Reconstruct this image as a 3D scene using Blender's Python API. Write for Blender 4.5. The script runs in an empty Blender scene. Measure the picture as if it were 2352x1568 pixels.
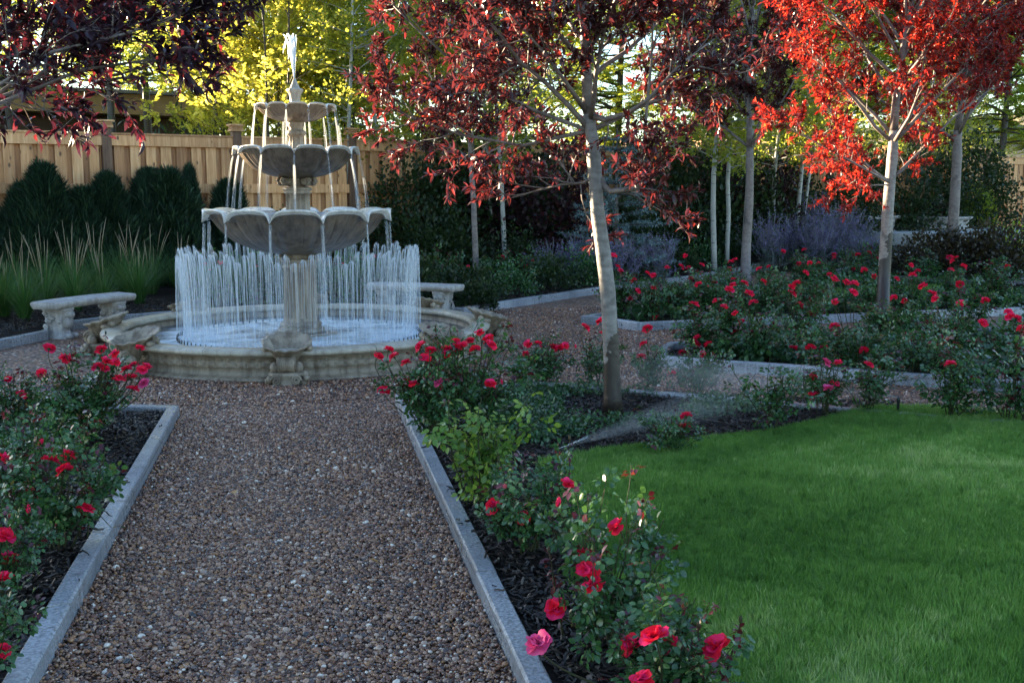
import bpy, math, random
import numpy as np
from mathutils import Vector, Matrix
R = math.radians
C = bpy.context.scene.collection
SC = bpy.context.scene
rng = np.random.default_rng(7)

# ------------------------------------------------------------------ camera, sky, sun, exposure
FPX, EYE, PITCH, YAW = 2480.0, 1.6, R(8.05), R(10.97)        # picture measured at 2352 x 1568
cam_d = bpy.data.cameras.new('camera'); cam = bpy.data.objects.new('camera', cam_d); C.objects.link(cam)
cam.location = (0, 0, EYE); cam.rotation_euler = (R(90) - PITCH, 0, -YAW)
cam_d.sensor_width = 36; cam_d.lens = FPX / 2352 * 36; cam_d.clip_start = .05; cam_d.clip_end = 2000
cam_d.dof.use_dof = True; cam_d.dof.focus_distance = 8.6; cam_d.dof.aperture_fstop = 20.0
SC.camera = cam
SUN_AZ, SUN_EL = R(-50), R(7.5)
w = bpy.data.worlds.new('World'); SC.world = w; w.use_nodes = True
wn = w.node_tree; bg = wn.nodes['Background']
sky = wn.nodes.new('ShaderNodeTexSky'); sky.sky_type = 'NISHITA'; sky.sun_disc = False
sky.sun_elevation = SUN_EL; sky.sun_rotation = SUN_AZ; sky.altitude = 1600; sky.air_density = 1.0; sky.dust_density = 1.2; sky.ozone_density = 1.5
wn.links.new(sky.outputs[0], bg.inputs[0]); bg.inputs[1].default_value = .08
sl = bpy.data.lights.new('sun', 'SUN'); sl.energy = 5.0; sl.angle = R(.53); sl.color = (1, .80, .52)
so = bpy.data.objects.new('sun', sl); C.objects.link(so)
SUN = Vector((math.sin(SUN_AZ) * math.cos(SUN_EL), math.cos(SUN_AZ) * math.cos(SUN_EL), math.sin(SUN_EL)))
so.rotation_euler = SUN.to_track_quat('Z', 'Y').to_euler(); so.location = (-20, 40, 20)
SC.view_settings.view_transform = 'Standard'; SC.view_settings.look = 'None'
SC.view_settings.exposure = 3.35; SC.view_settings.gamma = 1
SC.render.engine = 'CYCLES'
cy = SC.cycles
cy.max_bounces = 6; cy.diffuse_bounces = 3; cy.glossy_bounces = 3; cy.transmission_bounces = 4
cy.transparent_max_bounces = 24; cy.volume_bounces = 2; cy.use_denoising = True
cy.caustics_reflective = False; cy.caustics_refractive = False; cy.sample_clamp_indirect = 6

# ------------------------------------------------------------------ measuring helpers (photo pixel -> place in the garden)
def ray(x, y):
    r, u, f = x - 1176., 784. - y, FPX
    up = u * math.cos(PITCH) - f * math.sin(PITCH); fw = u * math.sin(PITCH) + f * math.cos(PITCH)
    return np.array([r * math.cos(YAW) + fw * math.sin(YAW), -r * math.sin(YAW) + fw * math.cos(YAW), up])
def gp(x, y, z=0.):
    d = ray(x, y); t = (z - EYE) / d[2]; return np.array([d[0] * t, d[1] * t, z])
def dp(x, y, depth):                                            # point at a given depth along the level view axis
    d = ray(x, y); f = d[0] * math.sin(YAW) + d[1] * math.cos(YAW); t = depth / f
    return np.array([d[0] * t, d[1] * t, EYE + d[2] * t])
def depth_of(X, Y): return X * math.sin(YAW) + Y * math.cos(YAW)
def hgt(X, Y):                                                  # the ground climbs gently towards the far patio
    d = depth_of(X, Y); s = np.clip((d - 19) / 7., 0, 1); s = s * s * (3 - 2 * s)
    q = np.clip((X - 1) / 6., 0, 1)
    return .50 * s * q
def gd(x, depth, dz=0):                                         # ground point under column x at a depth
    p = dp(x, 700, depth); p[2] = hgt(p[0], p[1]) + dz; return p

# ------------------------------------------------------------------ object helpers
def tag(o, label=None, cat=None, group=None, kind=None):
    if label: o['label'] = label
    if cat: o['category'] = cat
    if group: o['group'] = group
    if kind: o['kind'] = kind
    return o
def thing(name, label, cat, loc=(0, 0, 0), rz=0, group=None):
    o = bpy.data.objects.new(name, None); C.objects.link(o); o.empty_display_size = .1
    o.location = [float(a) for a in loc]; o.rotation_euler = (0, 0, rz)
    return tag(o, label, cat, group)
def link(name, mesh, parent=None, loc=None, rot=None, scl=None):
    o = bpy.data.objects.new(name, mesh); C.objects.link(o)
    if parent is not None: o.parent = parent
    if loc is not None: o.location = [float(a) for a in loc]
    if rot is not None: o.rotation_euler = [float(a) for a in rot]
    if scl is not None: o.scale = (scl,) * 3 if np.isscalar(scl) else [float(a) for a in scl]
    return o

class MB:
    """collects shapes, then makes one mesh of them"""
    def __init__(s): s.v = []; s.q = []; s.t = []; s.r = []; s.n = 0; s.qm = []; s.tm = []
    def add(s, v, q=None, t=None, rnd=None, mat=0):
        v = np.asarray(v, float).reshape(-1, 3)
        if q is not None and len(q): s.q.append(np.asarray(q, int).reshape(-1, 4) + s.n); s.qm.append(np.full(len(s.q[-1]), mat))
        if t is not None and len(t): s.t.append(np.asarray(t, int).reshape(-1, 3) + s.n); s.tm.append(np.full(len(s.t[-1]), mat))
        s.v.append(v)
        s.r.append(np.full(len(v), rng.random() if rnd is None else 0.) if np.isscalar(rnd) or rnd is None else np.asarray(rnd, float))
        if np.isscalar(rnd): s.r[-1][:] = rnd
        s.n += len(v)
    def many(s, tv, tq, tt, M, P, rnd=None, mat=0):
        """template verts tv placed by K matrices M (K,3,3, columns = axes) and points P"""
        K = len(P)
        if K == 0: return
        k = len(tv)
        V = np.einsum('kij,nj->kni', M, np.asarray(tv, float)) + np.asarray(P)[:, None, :]
        off = (np.arange(K) * k)[:, None, None]
        q = (np.asarray(tq, int).reshape(1, -1, 4) + off).reshape(-1, 4) if tq is not None and len(tq) else None
        t = (np.asarray(tt, int).reshape(1, -1, 3) + off).reshape(-1, 3) if tt is not None and len(tt) else None
        if rnd is None: rnd = rng.random(K)
        s.add(V.reshape(-1, 3), q, t, np.repeat(rnd, k), mat)
    def mesh(s, name, mats, smooth=True):
        me = bpy.data.meshes.new(name)
        V = np.concatenate(s.v); me.vertices.add(len(V)); me.vertices.foreach_set('co', V.ravel())
        q = np.concatenate(s.q) if s.q else np.zeros((0, 4), int); t = np.concatenate(s.t) if s.t else np.zeros((0, 3), int)
        nl = q.size + t.size; me.loops.add(nl)
        me.loops.foreach_set('vertex_index', np.concatenate([q.ravel(), t.ravel()]).astype(np.int32))
        st = np.concatenate([np.arange(len(q)) * 4, q.size + np.arange(len(t)) * 3]).astype(np.int32)
        me.polygons.add(len(st)); me.polygons.foreach_set('loop_start', st)
        me.polygons.foreach_set('use_smooth', np.full(len(st), smooth))
        for m in (mats if isinstance(mats, (list, tuple)) else [mats]): me.materials.append(m)
        mi = np.concatenate(s.qm + s.tm) if (s.qm or s.tm) else np.zeros(0)
        me.polygons.foreach_set('material_index', mi.astype(np.int32))
        a = me.attributes.new('rnd', 'FLOAT', 'POINT'); a.data.foreach_set('value', np.concatenate(s.r).astype(np.float32))
        me.update(); me.validate(); return me
    def build(s, name, mats, parent=None, smooth=True, loc=None, rot=None, scl=None):
        return link(name, s.mesh(name, mats, smooth), parent, loc, rot, scl)

def nrm(a): return a / np.maximum(np.linalg.norm(a, axis=-1, keepdims=True), 1e-9)
def tube(mb, pts, rad, n=6, cap=True, rnd=None, wob=0, mat=0):
    P = np.asarray(pts, float); k = len(P); rad = np.broadcast_to(np.asarray(rad, float), (k,))
    T = nrm(np.gradient(P, axis=0)); a = np.array([0, 0, 1.]) if abs(T[0, 2]) < .9 else np.array([1., 0, 0])
    U = nrm(np.cross(T[0], a)); V = []
    ang = np.arange(n) * 2 * np.pi / n
    for i in range(k):
        U = nrm(U - T[i] * np.dot(U, T[i])); W = np.cross(T[i], U)
        rr = rad[i] * (1 + (wob * (rng.random(n) - .5) if wob else 0))
        V.append(P[i] + (np.cos(ang) * rr)[:, None] * U + (np.sin(ang) * rr)[:, None] * W)
    V = np.concatenate(V); i, j = np.meshgrid(np.arange(k - 1), np.arange(n), indexing='ij'); j2 = (j + 1) % n
    q = np.stack([i * n + j, i * n + j2, (i + 1) * n + j2, (i + 1) * n + j], -1).reshape(-1, 4); t = None
    if cap:
        V = np.concatenate([V, P[:1], P[-1:]]); b = k * n; jj = np.arange(n); j2 = (jj + 1) % n
        t = np.concatenate([np.stack([j2, jj, np.full(n, b)], -1), np.stack([(k - 1) * n + jj, (k - 1) * n + j2, np.full(n, b + 1)], -1)])
    mb.add(V, q, t, rnd, mat)
def box(mb, c, s, rz=0, bev=0, rnd=None, mat=0):
    """box with optional chamfered top edges"""
    x, y, z = np.array(s) / 2.; b = bev
    lv = []
    if b > 0:
        for zz, ins in ((-z, 0), (z - b, 0), (z, b)):
            lv += [(-x + ins, -y + ins, zz), (x - ins, -y + ins, zz), (x - ins, y - ins, zz), (-x + ins, y - ins, zz)]
    else:
        for zz in (-z, z): lv += [(-x, -y, zz), (x, -y, zz), (x, y, zz), (-x, y, zz)]
    v = np.array(lv); c_, s_ = math.cos(rz), math.sin(rz)
    v = np.stack([v[:, 0] * c_ - v[:, 1] * s_, v[:, 0] * s_ + v[:, 1] * c_, v[:, 2]], -1) + np.asarray(c, float)
    L = len(lv) // 4; q = [(3, 2, 1, 0)] + [(l * 4 + j, l * 4 + (j + 1) % 4, l * 4 + 4 + (j + 1) % 4, l * 4 + 4 + j) for l in range(L - 1) for j in range(4)] + [tuple(L * 4 - 4 + j for j in range(4))]
    mb.add(v, q, None, rnd, mat)
def grid(mb, V, closed_u=False, closed_v=False, rnd=None, mat=0):
    V = np.asarray(V, float); a, b = V.shape[:2]
    i, j = np.meshgrid(np.arange(a if closed_u else a - 1), np.arange(b if closed_v else b - 1), indexing='ij')
    i2, j2 = (i + 1) % a, (j + 1) % b
    mb.add(V.reshape(-1, 3), np.stack([i * b + j, i * b + j2, i2 * b + j2, i2 * b + j], -1).reshape(-1, 4), None, rnd, mat)
def lathe(mb, prof, n=48, fn=None, c=(0, 0, 0), rnd=None, mat=0, ph=0):
    """prof: (r, z) list; fn(theta, r, z, i) -> r, z"""
    th = np.arange(n) * 2 * np.pi / n + ph; V = []
    for i, (r, z) in enumerate(prof):
        rr, zz = np.full(n, float(r)), np.full(n, float(z))
        if fn: rr, zz = fn(th, rr, zz, i)
        V.append(np.stack([c[0] + rr * np.cos(th), c[1] + rr * np.sin(th), c[2] + zz], -1))
    grid(mb, np.array(V), closed_v=True, rnd=rnd, mat=mat)
def blob(mb, c, r, n=10, jit=0, rnd=None, mat=0):
    """ellipsoid"""
    r = np.broadcast_to(np.asarray(r, float), (3,))
    u = np.linspace(0, np.pi, n // 2 + 2); v = np.arange(n) * 2 * np.pi / n
    V = np.stack([np.outer(np.sin(u), np.cos(v)) * r[0], np.outer(np.sin(u), np.sin(v)) * r[1], np.outer(np.cos(u), np.ones(n)) * r[2]], -1)
    if jit: V *= 1 + jit * (rng.random(V.shape[:2] + (1,)) - .5)
    grid(mb, (V + np.asarray(c, float))[::-1], closed_v=True, rnd=rnd, mat=mat)
def frames(D, Nn=None, roll=None):
    """matrices whose Y axis is D and Z near Nn"""
    D = nrm(np.asarray(D, float)); K = len(D)
    if Nn is None: Nn = np.tile([0, 0, 1.], (K, 1)) + rng.normal(0, .45, (K, 3))
    X = nrm(np.cross(D, Nn)); Z = np.cross(X, D)
    return np.stack([X, D, Z], -1)

# ------------------------------------------------------------------ materials
def new_mat(name):
    m = bpy.data.materials.new(name); m.use_nodes = True; nt = m.node_tree; nt.nodes.clear()
    out = nt.nodes.new('ShaderNodeOutputMaterial')
    def N(t, ins=None, **kw):
        n = nt.nodes.new('ShaderNode' + t)
        for k, v in kw.items(): setattr(n, k, v)
        for k, v in (ins or {}).items():
            s = n.inputs[k]
            if isinstance(v, bpy.types.NodeSocket): nt.links.new(v, s)
            else:
                if isinstance(v, (tuple, list)) and len(v) == 3 and s.type == 'RGBA': v = (*v, 1)
                s.default_value = v
        return n
    def ramp(fac, stops, interp='LINEAR'):
        n = nt.nodes.new('ShaderNodeValToRGB'); cr = n.color_ramp; cr.interpolation = interp
        while len(cr.elements) < len(stops): cr.elements.new(.5)
        for e, (p, c) in zip(cr.elements, stops): e.position = p; e.color = (*c, 1) if len(c) == 3 else c
        nt.links.new(fac, n.inputs[0]); return n.outputs[0]
    def fin(sh): nt.links.new(sh, out.inputs['Surface'])
    return m, N, ramp, fin
def g3(v): return (v, v, v)
def mixc(N, f, a, b, mode='MIX'):
    n = N('Mix', data_type='RGBA', blend_type=mode)
    ins = {0: f, 6: a, 7: b}
    for k, v in ins.items():
        s = n.inputs[k]
        if isinstance(v, bpy.types.NodeSocket): s.id_data.links.new(v, s)
        else: s.default_value = (*v, 1) if isinstance(v, tuple) and len(v) == 3 else v
    return n.outputs[2]

def leaf_mat(name, cols, trans, tf=.45, rough=.4, spec=.4, inst=False):
    """cols: ramp stops over the per-leaf random; trans: ramp stops of the light let through"""
    m, N, ramp, fin = new_mat(name)
    a = N('Attribute', attribute_name='rnd', attribute_type='INSTANCER' if inst else 'GEOMETRY').outputs['Fac']
    p = N('BsdfPrincipled', {'Base Color': ramp(a, cols), 'Roughness': rough, 'Specular IOR Level': spec})
    t = N('BsdfTranslucent', {'Color': ramp(a, trans)})
    fin(N('MixShader', {0: tf, 1: p.outputs[0], 2: t.outputs[0]}).outputs[0]); return m

def stone_mat(name, c1, c2, c3, rough=.6, bump=.25, scale=1.):
    m, N, ramp, fin = new_mat(name)
    co = N('TexCoord').outputs['Object']
    n1 = N('TexNoise', {'Vector': co, 'Scale': 3.5 * scale, 'Detail': 6., 'Roughness': .65}).outputs['Fac']
    mp = N('Mapping', {'Vector': co, 'Scale': (9 * scale, 9 * scale, 1.3 * scale)})
    n2 = N('TexNoise', {'Vector': mp.outputs[0], 'Scale': 1.6, 'Detail': 5., 'Roughness': .6}).outputs['Fac']
    n3 = N('TexNoise', {'Vector': co, 'Scale': 55. * scale, 'Detail': 4.}).outputs['Fac']
    c = mixc(N, ramp(n1, [(.35, g3(0)), (.65, g3(1))]), c1, c2)
    c = mixc(N, ramp(n2, [(.42, g3(0)), (.64, g3(.9))]), c, c3)
    c = mixc(N, .35, c, ramp(n3, [(.3, g3(.35)), (.7, g3(1))]), 'MULTIPLY')
    b = N('Bump', {'Strength': bump, 'Distance': .01, 'Height': n3}).outputs[0]
    fin(N('BsdfPrincipled', {'Base Color': c, 'Roughness': rough, 'Normal': b}).outputs[0]); return m

M = {}
M['stone'] = stone_mat('carved_stone', (.36, .29, .215), (.26, .205, .15), (.12, .085, .055), .55)
M['stone_bowl'] = stone_mat('wet_bowl_stone', (.20, .15, .105), (.13, .10, .072), (.06, .042, .028), .36)
M['stone_rim'] = stone_mat('coping_stone', (.52, .46, .38), (.42, .37, .30), (.30, .25, .19), .38)
M['lip'] = stone_mat('sky_sheen_lip', (.80, .78, .74), (.70, .67, .62), (.52, .48, .43), .2)  # bright sky reflection on the wet lip, painted in as near-white stone
M['stone_grey'] = stone_mat('bench_stone', (.46, .44, .43), (.36, .34, .33), (.24, .22, .21), .75, .5)
M['stone_dark'] = stone_mat('dark_fountain_stone', (.08, .055, .055), (.055, .04, .042), (.03, .025, .025), .35)
M['concrete'] = stone_mat('patio_concrete', (.42, .42, .43), (.38, .38, .39), (.3, .3, .31), .8)

m, N, ramp, fin = new_mat('kerb_granite')
co = N('TexCoord').outputs['Object']
n1 = N('TexNoise', {'Vector': co, 'Scale': 90., 'Detail': 3.}).outputs['Fac']
n2 = N('TexNoise', {'Vector': co, 'Scale': 2.2, 'Detail': 5.}).outputs['Fac']
c = mixc(N, ramp(n2, [(.35, g3(0)), (.65, g3(1))]), (.42, .43, .46), (.24, .25, .285))
c = mixc(N, .8, c, ramp(n1, [(.35, g3(.45)), (.6, g3(1.1))]), 'MULTIPLY')
at = N('Attribute', attribute_name='rnd').outputs['Fac']
c = mixc(N, 1., c, ramp(at, [(0, g3(.72)), (1, g3(1.15))]), 'MULTIPLY')
n5 = N('TexNoise', {'Vector': co, 'Scale': 9., 'Detail': 6., 'Roughness': .7}).outputs['Fac']
c = mixc(N, ramp(n5, [(.56, g3(0)), (.66, g3(.6))]), c, (.10, .085, .075))
n6 = N('TexNoise', {'Vector': N('Mapping', {'Vector': co, 'Scale': (60., 60., 1.5)}).outputs[0], 'Scale': 1., 'Detail': 2.}).outputs['Fac']
c = mixc(N, .5, c, ramp(n6, [(.35, g3(.6)), (.65, g3(1.15))]), 'MULTIPLY')
b = N('Bump', {'Strength': .5, 'Distance': .006, 'Height': n1}).outputs[0]
rg = ramp(n2, [(.4, g3(.22)), (.62, g3(.5))])
fin(N('BsdfPrincipled', {'Base Color': c, 'Roughness': rg, 'Normal': b}).outputs[0]); M['kerb'] = m

PEB = [(0, (.165, .064, .034)), (.16, (.33, .155, .088)), (.3, (.085, .040, .028)), (.44, (.44, .245, .155)), (.56, (.235, .092, .048)), (.66, (.50, .33, .24)), (.74, (.125, .082, .074)), (.84, (.38, .175, .075)), (.95, (.84, .70, .58)), (.975, (.05, .040, .040))]
m, N, ramp, fin = new_mat('pebble')
a = N('Attribute', attribute_name='rnd', attribute_type='INSTANCER').outputs['Fac']
co = N('TexCoord').outputs['Object']
n1 = N('TexNoise', {'Vector': co, 'Scale': 2.5, 'Detail': 4.}).outputs['Fac']
c = mixc(N, .75, ramp(a, PEB, 'CONSTANT'), ramp(n1, [(.3, g3(.42)), (.7, g3(1.05))]), 'MULTIPLY')
fin(N('BsdfPrincipled', {'Base Color': c, 'Roughness': .18, 'Specular IOR Level': .6}).outputs[0]); M['pebble'] = m

m, N, ramp, fin = new_mat('gravel')
co = N('TexCoord').outputs['Object']
v = N('TexVoronoi', {'Vector': co, 'Scale': 38.}); v.feature = 'F1'
sep = N('SeparateColor', {0: v.outputs['Color']})
c = ramp(sep.outputs[0], PEB, 'CONSTANT')
c = mixc(N, 1., c, ramp(v.outputs['Distance'], [(.15, g3(1.1)), (.75, g3(.25))]), 'MULTIPLY')
n1 = N('TexNoise', {'Vector': co, 'Scale': 1.3, 'Detail': 4.}).outputs['Fac']
c = mixc(N, 1., c, ramp(n1, [(.3, g3(.72)), (.7, g3(1.15))]), 'MULTIPLY')
b = N('Bump', {'Strength': 1., 'Distance': .012, 'Height': v.outputs['Distance']}, invert=True).outputs[0]
fin(N('BsdfPrincipled', {'Base Color': c, 'Roughness': .6, 'Normal': b}).outputs[0]); M['gravel'] = m

def earth_mat(name, c1, c2, sc=30., rough=.8):
    m, N, ramp, fin = new_mat(name); co = N('TexCoord').outputs['Object']
    n1 = N('TexNoise', {'Vector': co, 'Scale': sc, 'Detail': 6., 'Roughness': .7}).outputs['Fac']
    n2 = N('TexNoise', {'Vector': co, 'Scale': 2., 'Detail': 3.}).outputs['Fac']
    c = mixc(N, ramp(n1, [(.35, g3(0)), (.7, g3(1))]), c1, c2)
    c = mixc(N, 1., c, ramp(n2, [(.3, g3(.7)), (.7, g3(1.1))]), 'MULTIPLY')
    b = N('Bump', {'Strength': 1., 'Distance': .02, 'Height': n1}).outputs[0]
    fin(N('BsdfPrincipled', {'Base Color': c, 'Roughness': rough, 'Specular IOR Level': .12, 'Normal': b}).outputs[0]); return m
M['mulch'] = earth_mat('mulch', (.006, .0045, .004), (.028, .018, .014))
M['soil'] = earth_mat('soil', (.03, .028, .018), (.07, .06, .035), 8.)
M['turf'] = earth_mat('turf', (.02, .05, .01), (.045, .11, .02), 60.)
M['dry'] = earth_mat('dry_hillside', (.30, .24, .15), (.20, .17, .10), .6)
M['chip'] = leaf_mat('mulch_chip', [(0, (.005, .004, .004)), (.6, (.016, .010, .008)), (.9, (.032, .02, .015)), (1, (.11, .08, .065))], [(0, (0, 0, 0)), (1, (0, 0, 0))], 0., .5, .35, True)
M['grass'] = leaf_mat('grass_blade', [(0, (.046, .108, .022)), (.5, (.108, .212, .045)), (.86, (.19, .30, .08)), (1, (.42, .45, .20))], [(0, (.16, .36, .04)), (1, (.30, .55, .08))], .36, .45, .3, True)
M['vinca'] = leaf_mat('ground_cover_leaf', [(0, (.020, .055, .022)), (.7, (.035, .10, .035)), (1, (.07, .14, .04))], [(0, (.05, .14, .03)), (1, (.1, .2, .04))], .25, .33, .5, True)
RED_T = [(0, (.06, .014, .020)), (.55, (.14, .020, .022)), (.86, (.28, .030, .026)), (.95, (.75, .06, .03)), (1, (.95, .20, .08))]
BACKLIT_T = [(0, (.09, .010, .014)), (.35, (.28, .018, .018)), (.68, (.74, .040, .022)), (1, (1., .15, .05))]
M['plum_leaf'] = leaf_mat('plum_leaf', [(0, (.045, .024, .028)), (.6, (.075, .032, .032)), (.9, (.12, .045, .03)), (1, (.24, .07, .04))], RED_T, .38, .27, .6)
M['shaded_plum'] = leaf_mat('shaded_plum_leaf', [(0, (.020, .014, .024)), (.7, (.036, .018, .028)), (1, (.07, .02, .026))], [(0, (.03, .008, .018)), (.7, (.09, .012, .02)), (1, (.35, .03, .03))], .32, .30, .55)  # darker copy of the plum leaf, the tree's shade put into its colours
M['backlit_leaf'] = leaf_mat('backlit_plum_leaf', [(0, (.05, .016, .018)), (.6, (.10, .022, .018)), (.9, (.20, .035, .02)), (1, (.32, .06, .02))], BACKLIT_T, .52, .30, .55)  # redder copy of the plum leaf, the backlit glow put into its colours
M['rose_leaf'] = leaf_mat('rose_leaf', [(0, (.022, .058, .024)), (.5, (.040, .102, .036)), (.86, (.062, .14, .042)), (.90, (.09, .14, .03)), (.93, (.09, .02, .022)), (1, (.06, .012, .02))], [(0, (.04, .12, .03)), (.88, (.10, .22, .04)), (.94, (.3, .03, .03)), (1, (.2, .02, .02))], .26, .24, .6)
M['rose_lime'] = leaf_mat('young_rose_leaf', [(0, (.04, .10, .02)), (.6, (.09, .19, .03)), (1, (.20, .28, .05))], [(0, (.12, .25, .03)), (1, (.35, .45, .06))], .35, .32, .5)
M['aspen_leaf'] = leaf_mat('aspen_leaf', [(0, (.05, .09, .018)), (.7, (.10, .14, .025)), (1, (.26, .24, .03))], [(0, (.28, .36, .04)), (.6, (.60, .60, .08)), (1, (1., .85, .16))], .54, .4, .4)
M['locust_leaf'] = leaf_mat('locust_leaf', [(0, (.04, .08, .016)), (.7, (.07, .13, .02)), (1, (.16, .19, .03))], [(0, (.20, .32, .035)), (.6, (.48, .54, .06)), (1, (.9, .84, .14))], .52, .4, .4)
M['willow_leaf'] = leaf_mat('willow_leaf', [(0, (.10, .13, .02)), (.7, (.20, .21, .03)), (1, (.34, .30, .05))], [(0, (.52, .54, .07)), (.6, (.82, .78, .12)), (1, (1., .92, .28))], .62, .4, .4)
M['lime_leaf'] = leaf_mat('lime_leaf', [(0, (.05, .10, .015)), (1, (.14, .22, .03))], [(0, (.35, .48, .03)), (1, (.75, .8, .08))], .5, .4, .4)
M['dark_leaf'] = leaf_mat('dark_green_leaf', [(0, (.008, .019, .007)), (.7, (.016, .036, .012)), (1, (.04, .065, .018))], [(0, (.03, .07, .015)), (1, (.1, .14, .03))], .25, .45, .35)
M['plumshrub_leaf'] = leaf_mat('dark_purple_shrub_leaf', [(0, (.014, .010, .014)), (.7, (.028, .014, .02)), (1, (.05, .03, .02))], [(0, (.08, .012, .02)), (1, (.2, .03, .03))], .25, .5, .3)
M['brownshrub_leaf'] = leaf_mat('bronze_shrub_leaf', [(0, (.016, .014, .010)), (.7, (.03, .022, .014)), (1, (.06, .05, .02))], [(0, (.05, .04, .015)), (1, (.16, .12, .03))], .25, .4, .4)
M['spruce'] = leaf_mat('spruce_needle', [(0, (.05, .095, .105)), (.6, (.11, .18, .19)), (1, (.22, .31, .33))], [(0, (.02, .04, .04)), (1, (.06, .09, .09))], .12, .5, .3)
M['arbor'] = leaf_mat('arborvitae_spray', [(0, (.009, .022, .014)), (.6, (.018, .042, .025)), (1, (.05, .095, .046))], [(0, (.02, .05, .02)), (1, (.05, .1, .03))], .2, .5, .3)
M['sage'] = leaf_mat('sage_spike', [(0, (.07, .11, .08)), (.45, (.13, .16, .15)), (.5, (.13, .11, .22)), (1, (.25, .21, .40))], [(0, (.1, .12, .1)), (1, (.25, .2, .45))], .25, .6, .2)
M['sage_stem'] = leaf_mat('sage_stem', [(0, (.10, .12, .11)), (1, (.20, .21, .21))], [(0, (.1, .1, .1)), (1, (.1, .1, .1))], .05, .6, .2)
M['fountain_grass'] = leaf_mat('ornamental_grass_blade', [(0, (.022, .068, .016)), (.7, (.050, .13, .032)), (.93, (.11, .18, .055)), (1, (.22, .19, .09))], [(0, (.05, .15, .02)), (1, (.14, .28, .05))], .3, .45, .35)
M['seed'] = leaf_mat('grass_seed_head', [(0, (.30, .23, .15)), (1, (.45, .36, .25))], [(0, (.3, .24, .15)), (1, (.3, .24, .15))], .25, .7, .2)
M['petal'] = leaf_mat('rose_petal', [(0, (.78, .008, .022)), (.5, (.82, .012, .06)), (1, (.74, .025, .15))], [(0, (.9, .02, .04)), (1, (.9, .05, .2))], .3, .6, .15)
M['petal_pink'] = leaf_mat('pink_rose_petal', [(0, (.62, .03, .16)), (1, (.70, .10, .26))], [(0, (.8, .05, .2)), (1, (.8, .1, .3))], .25, .5, .25)
M['cane'] = earth_mat('rose_cane', (.03, .05, .018), (.07, .045, .03), 20., .5)

def bark_mat(name, c1, c2, wet=None, wetcol=(.022, .014, .010), band=6.):
    m, N, ramp, fin = new_mat(name); co = N('TexCoord').outputs['Object']
    mp = N('Mapping', {'Vector': co, 'Scale': (7., 7., 26.)})
    n1 = N('TexNoise', {'Vector': mp.outputs[0], 'Scale': 1.2, 'Detail': 6., 'Roughness': .65}).outputs['Fac']
    n2 = N('TexNoise', {'Vector': co, 'Scale': 30., 'Detail': 5.}).outputs['Fac']
    c = mixc(N, ramp(n1, [(.4, g3(0)), (.7, g3(1))]), c1, c2)
    c = mixc(N, .6, c, ramp(n2, [(.3, g3(.5)), (.7, g3(1.15))]), 'MULTIPLY')
    n3 = N('TexNoise', {'Vector': co, 'Scale': 4.5, 'Detail': 4.}).outputs['Fac']
    c = mixc(N, ramp(n3, [(.57, g3(0)), (.64, g3(.75))]), c, (.055, .05, .046))
    rough = .62
    if wet:                                             # the sprinkler keeps the foot of the trunk wet
        z = N('SeparateXYZ', {0: co}); nz = N('TexNoise', {'Vector': co, 'Scale': 7., 'Detail': 4.}).outputs['Fac']
        s = N('Math', {0: z.outputs[2], 1: nz}, operation='SUBTRACT').outputs[0]
        s2 = N('Math', {0: s, 1: N('Math', {0: z.outputs[0], 1: -2.2}, operation='MULTIPLY').outputs[0]}, operation='ADD').outputs[0]
        f = N('MapRange', {0: s2, 1: wet - .5, 2: wet - .47, 3: 1., 4: 0.}).outputs[0]
        c = mixc(N, f, c, wetcol)
        rough = N('MapRange', {0: f, 3: .62, 4: .5}).outputs[0]
    b = N('Bump', {'Strength': .5, 'Distance': .01, 'Height': n2}).outputs[0]
    fin(N('BsdfPrincipled', {'Base Color': c, 'Roughness': rough, 'Normal': b}).outputs[0]); return m
M['plum_bark_wet'] = bark_mat('plum_bark_wet', (.21, .195, .19), (.12, .105, .10), wet=.54)
M['plum_bark_wet2'] = bark_mat('plum_bark_wet_low', (.27, .24, .22), (.17, .145, .13), wet=.50)
M['plum_bark'] = bark_mat('plum_bark', (.20, .165, .15), (.12, .09, .085))
M['dark_bark'] = bark_mat('dark_bark', (.07, .055, .045), (.035, .028, .024))
m, N, ramp, fin = new_mat('aspen_bark'); co = N('TexCoord').outputs['Object']
mp = N('Mapping', {'Vector': co, 'Scale': (5., 5., 34.)})
n1 = N('TexNoise', {'Vector': mp.outputs[0], 'Scale': 1., 'Detail': 5.}).outputs['Fac']
n2 = N('TexNoise', {'Vector': co, 'Scale': 3., 'Detail': 5.}).outputs['Fac']
c = mixc(N, ramp(n2, [(.3, g3(0)), (.7, g3(1))]), (.40, .39, .36), (.27, .265, .24))
c = mixc(N, ramp(n1, [(.60, g3(0)), (.68, g3(.9))]), c, (.05, .045, .04))
fin(N('BsdfPrincipled', {'Base Color': c, 'Roughness': .7}).outputs[0]); M['aspen_bark'] = m

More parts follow.
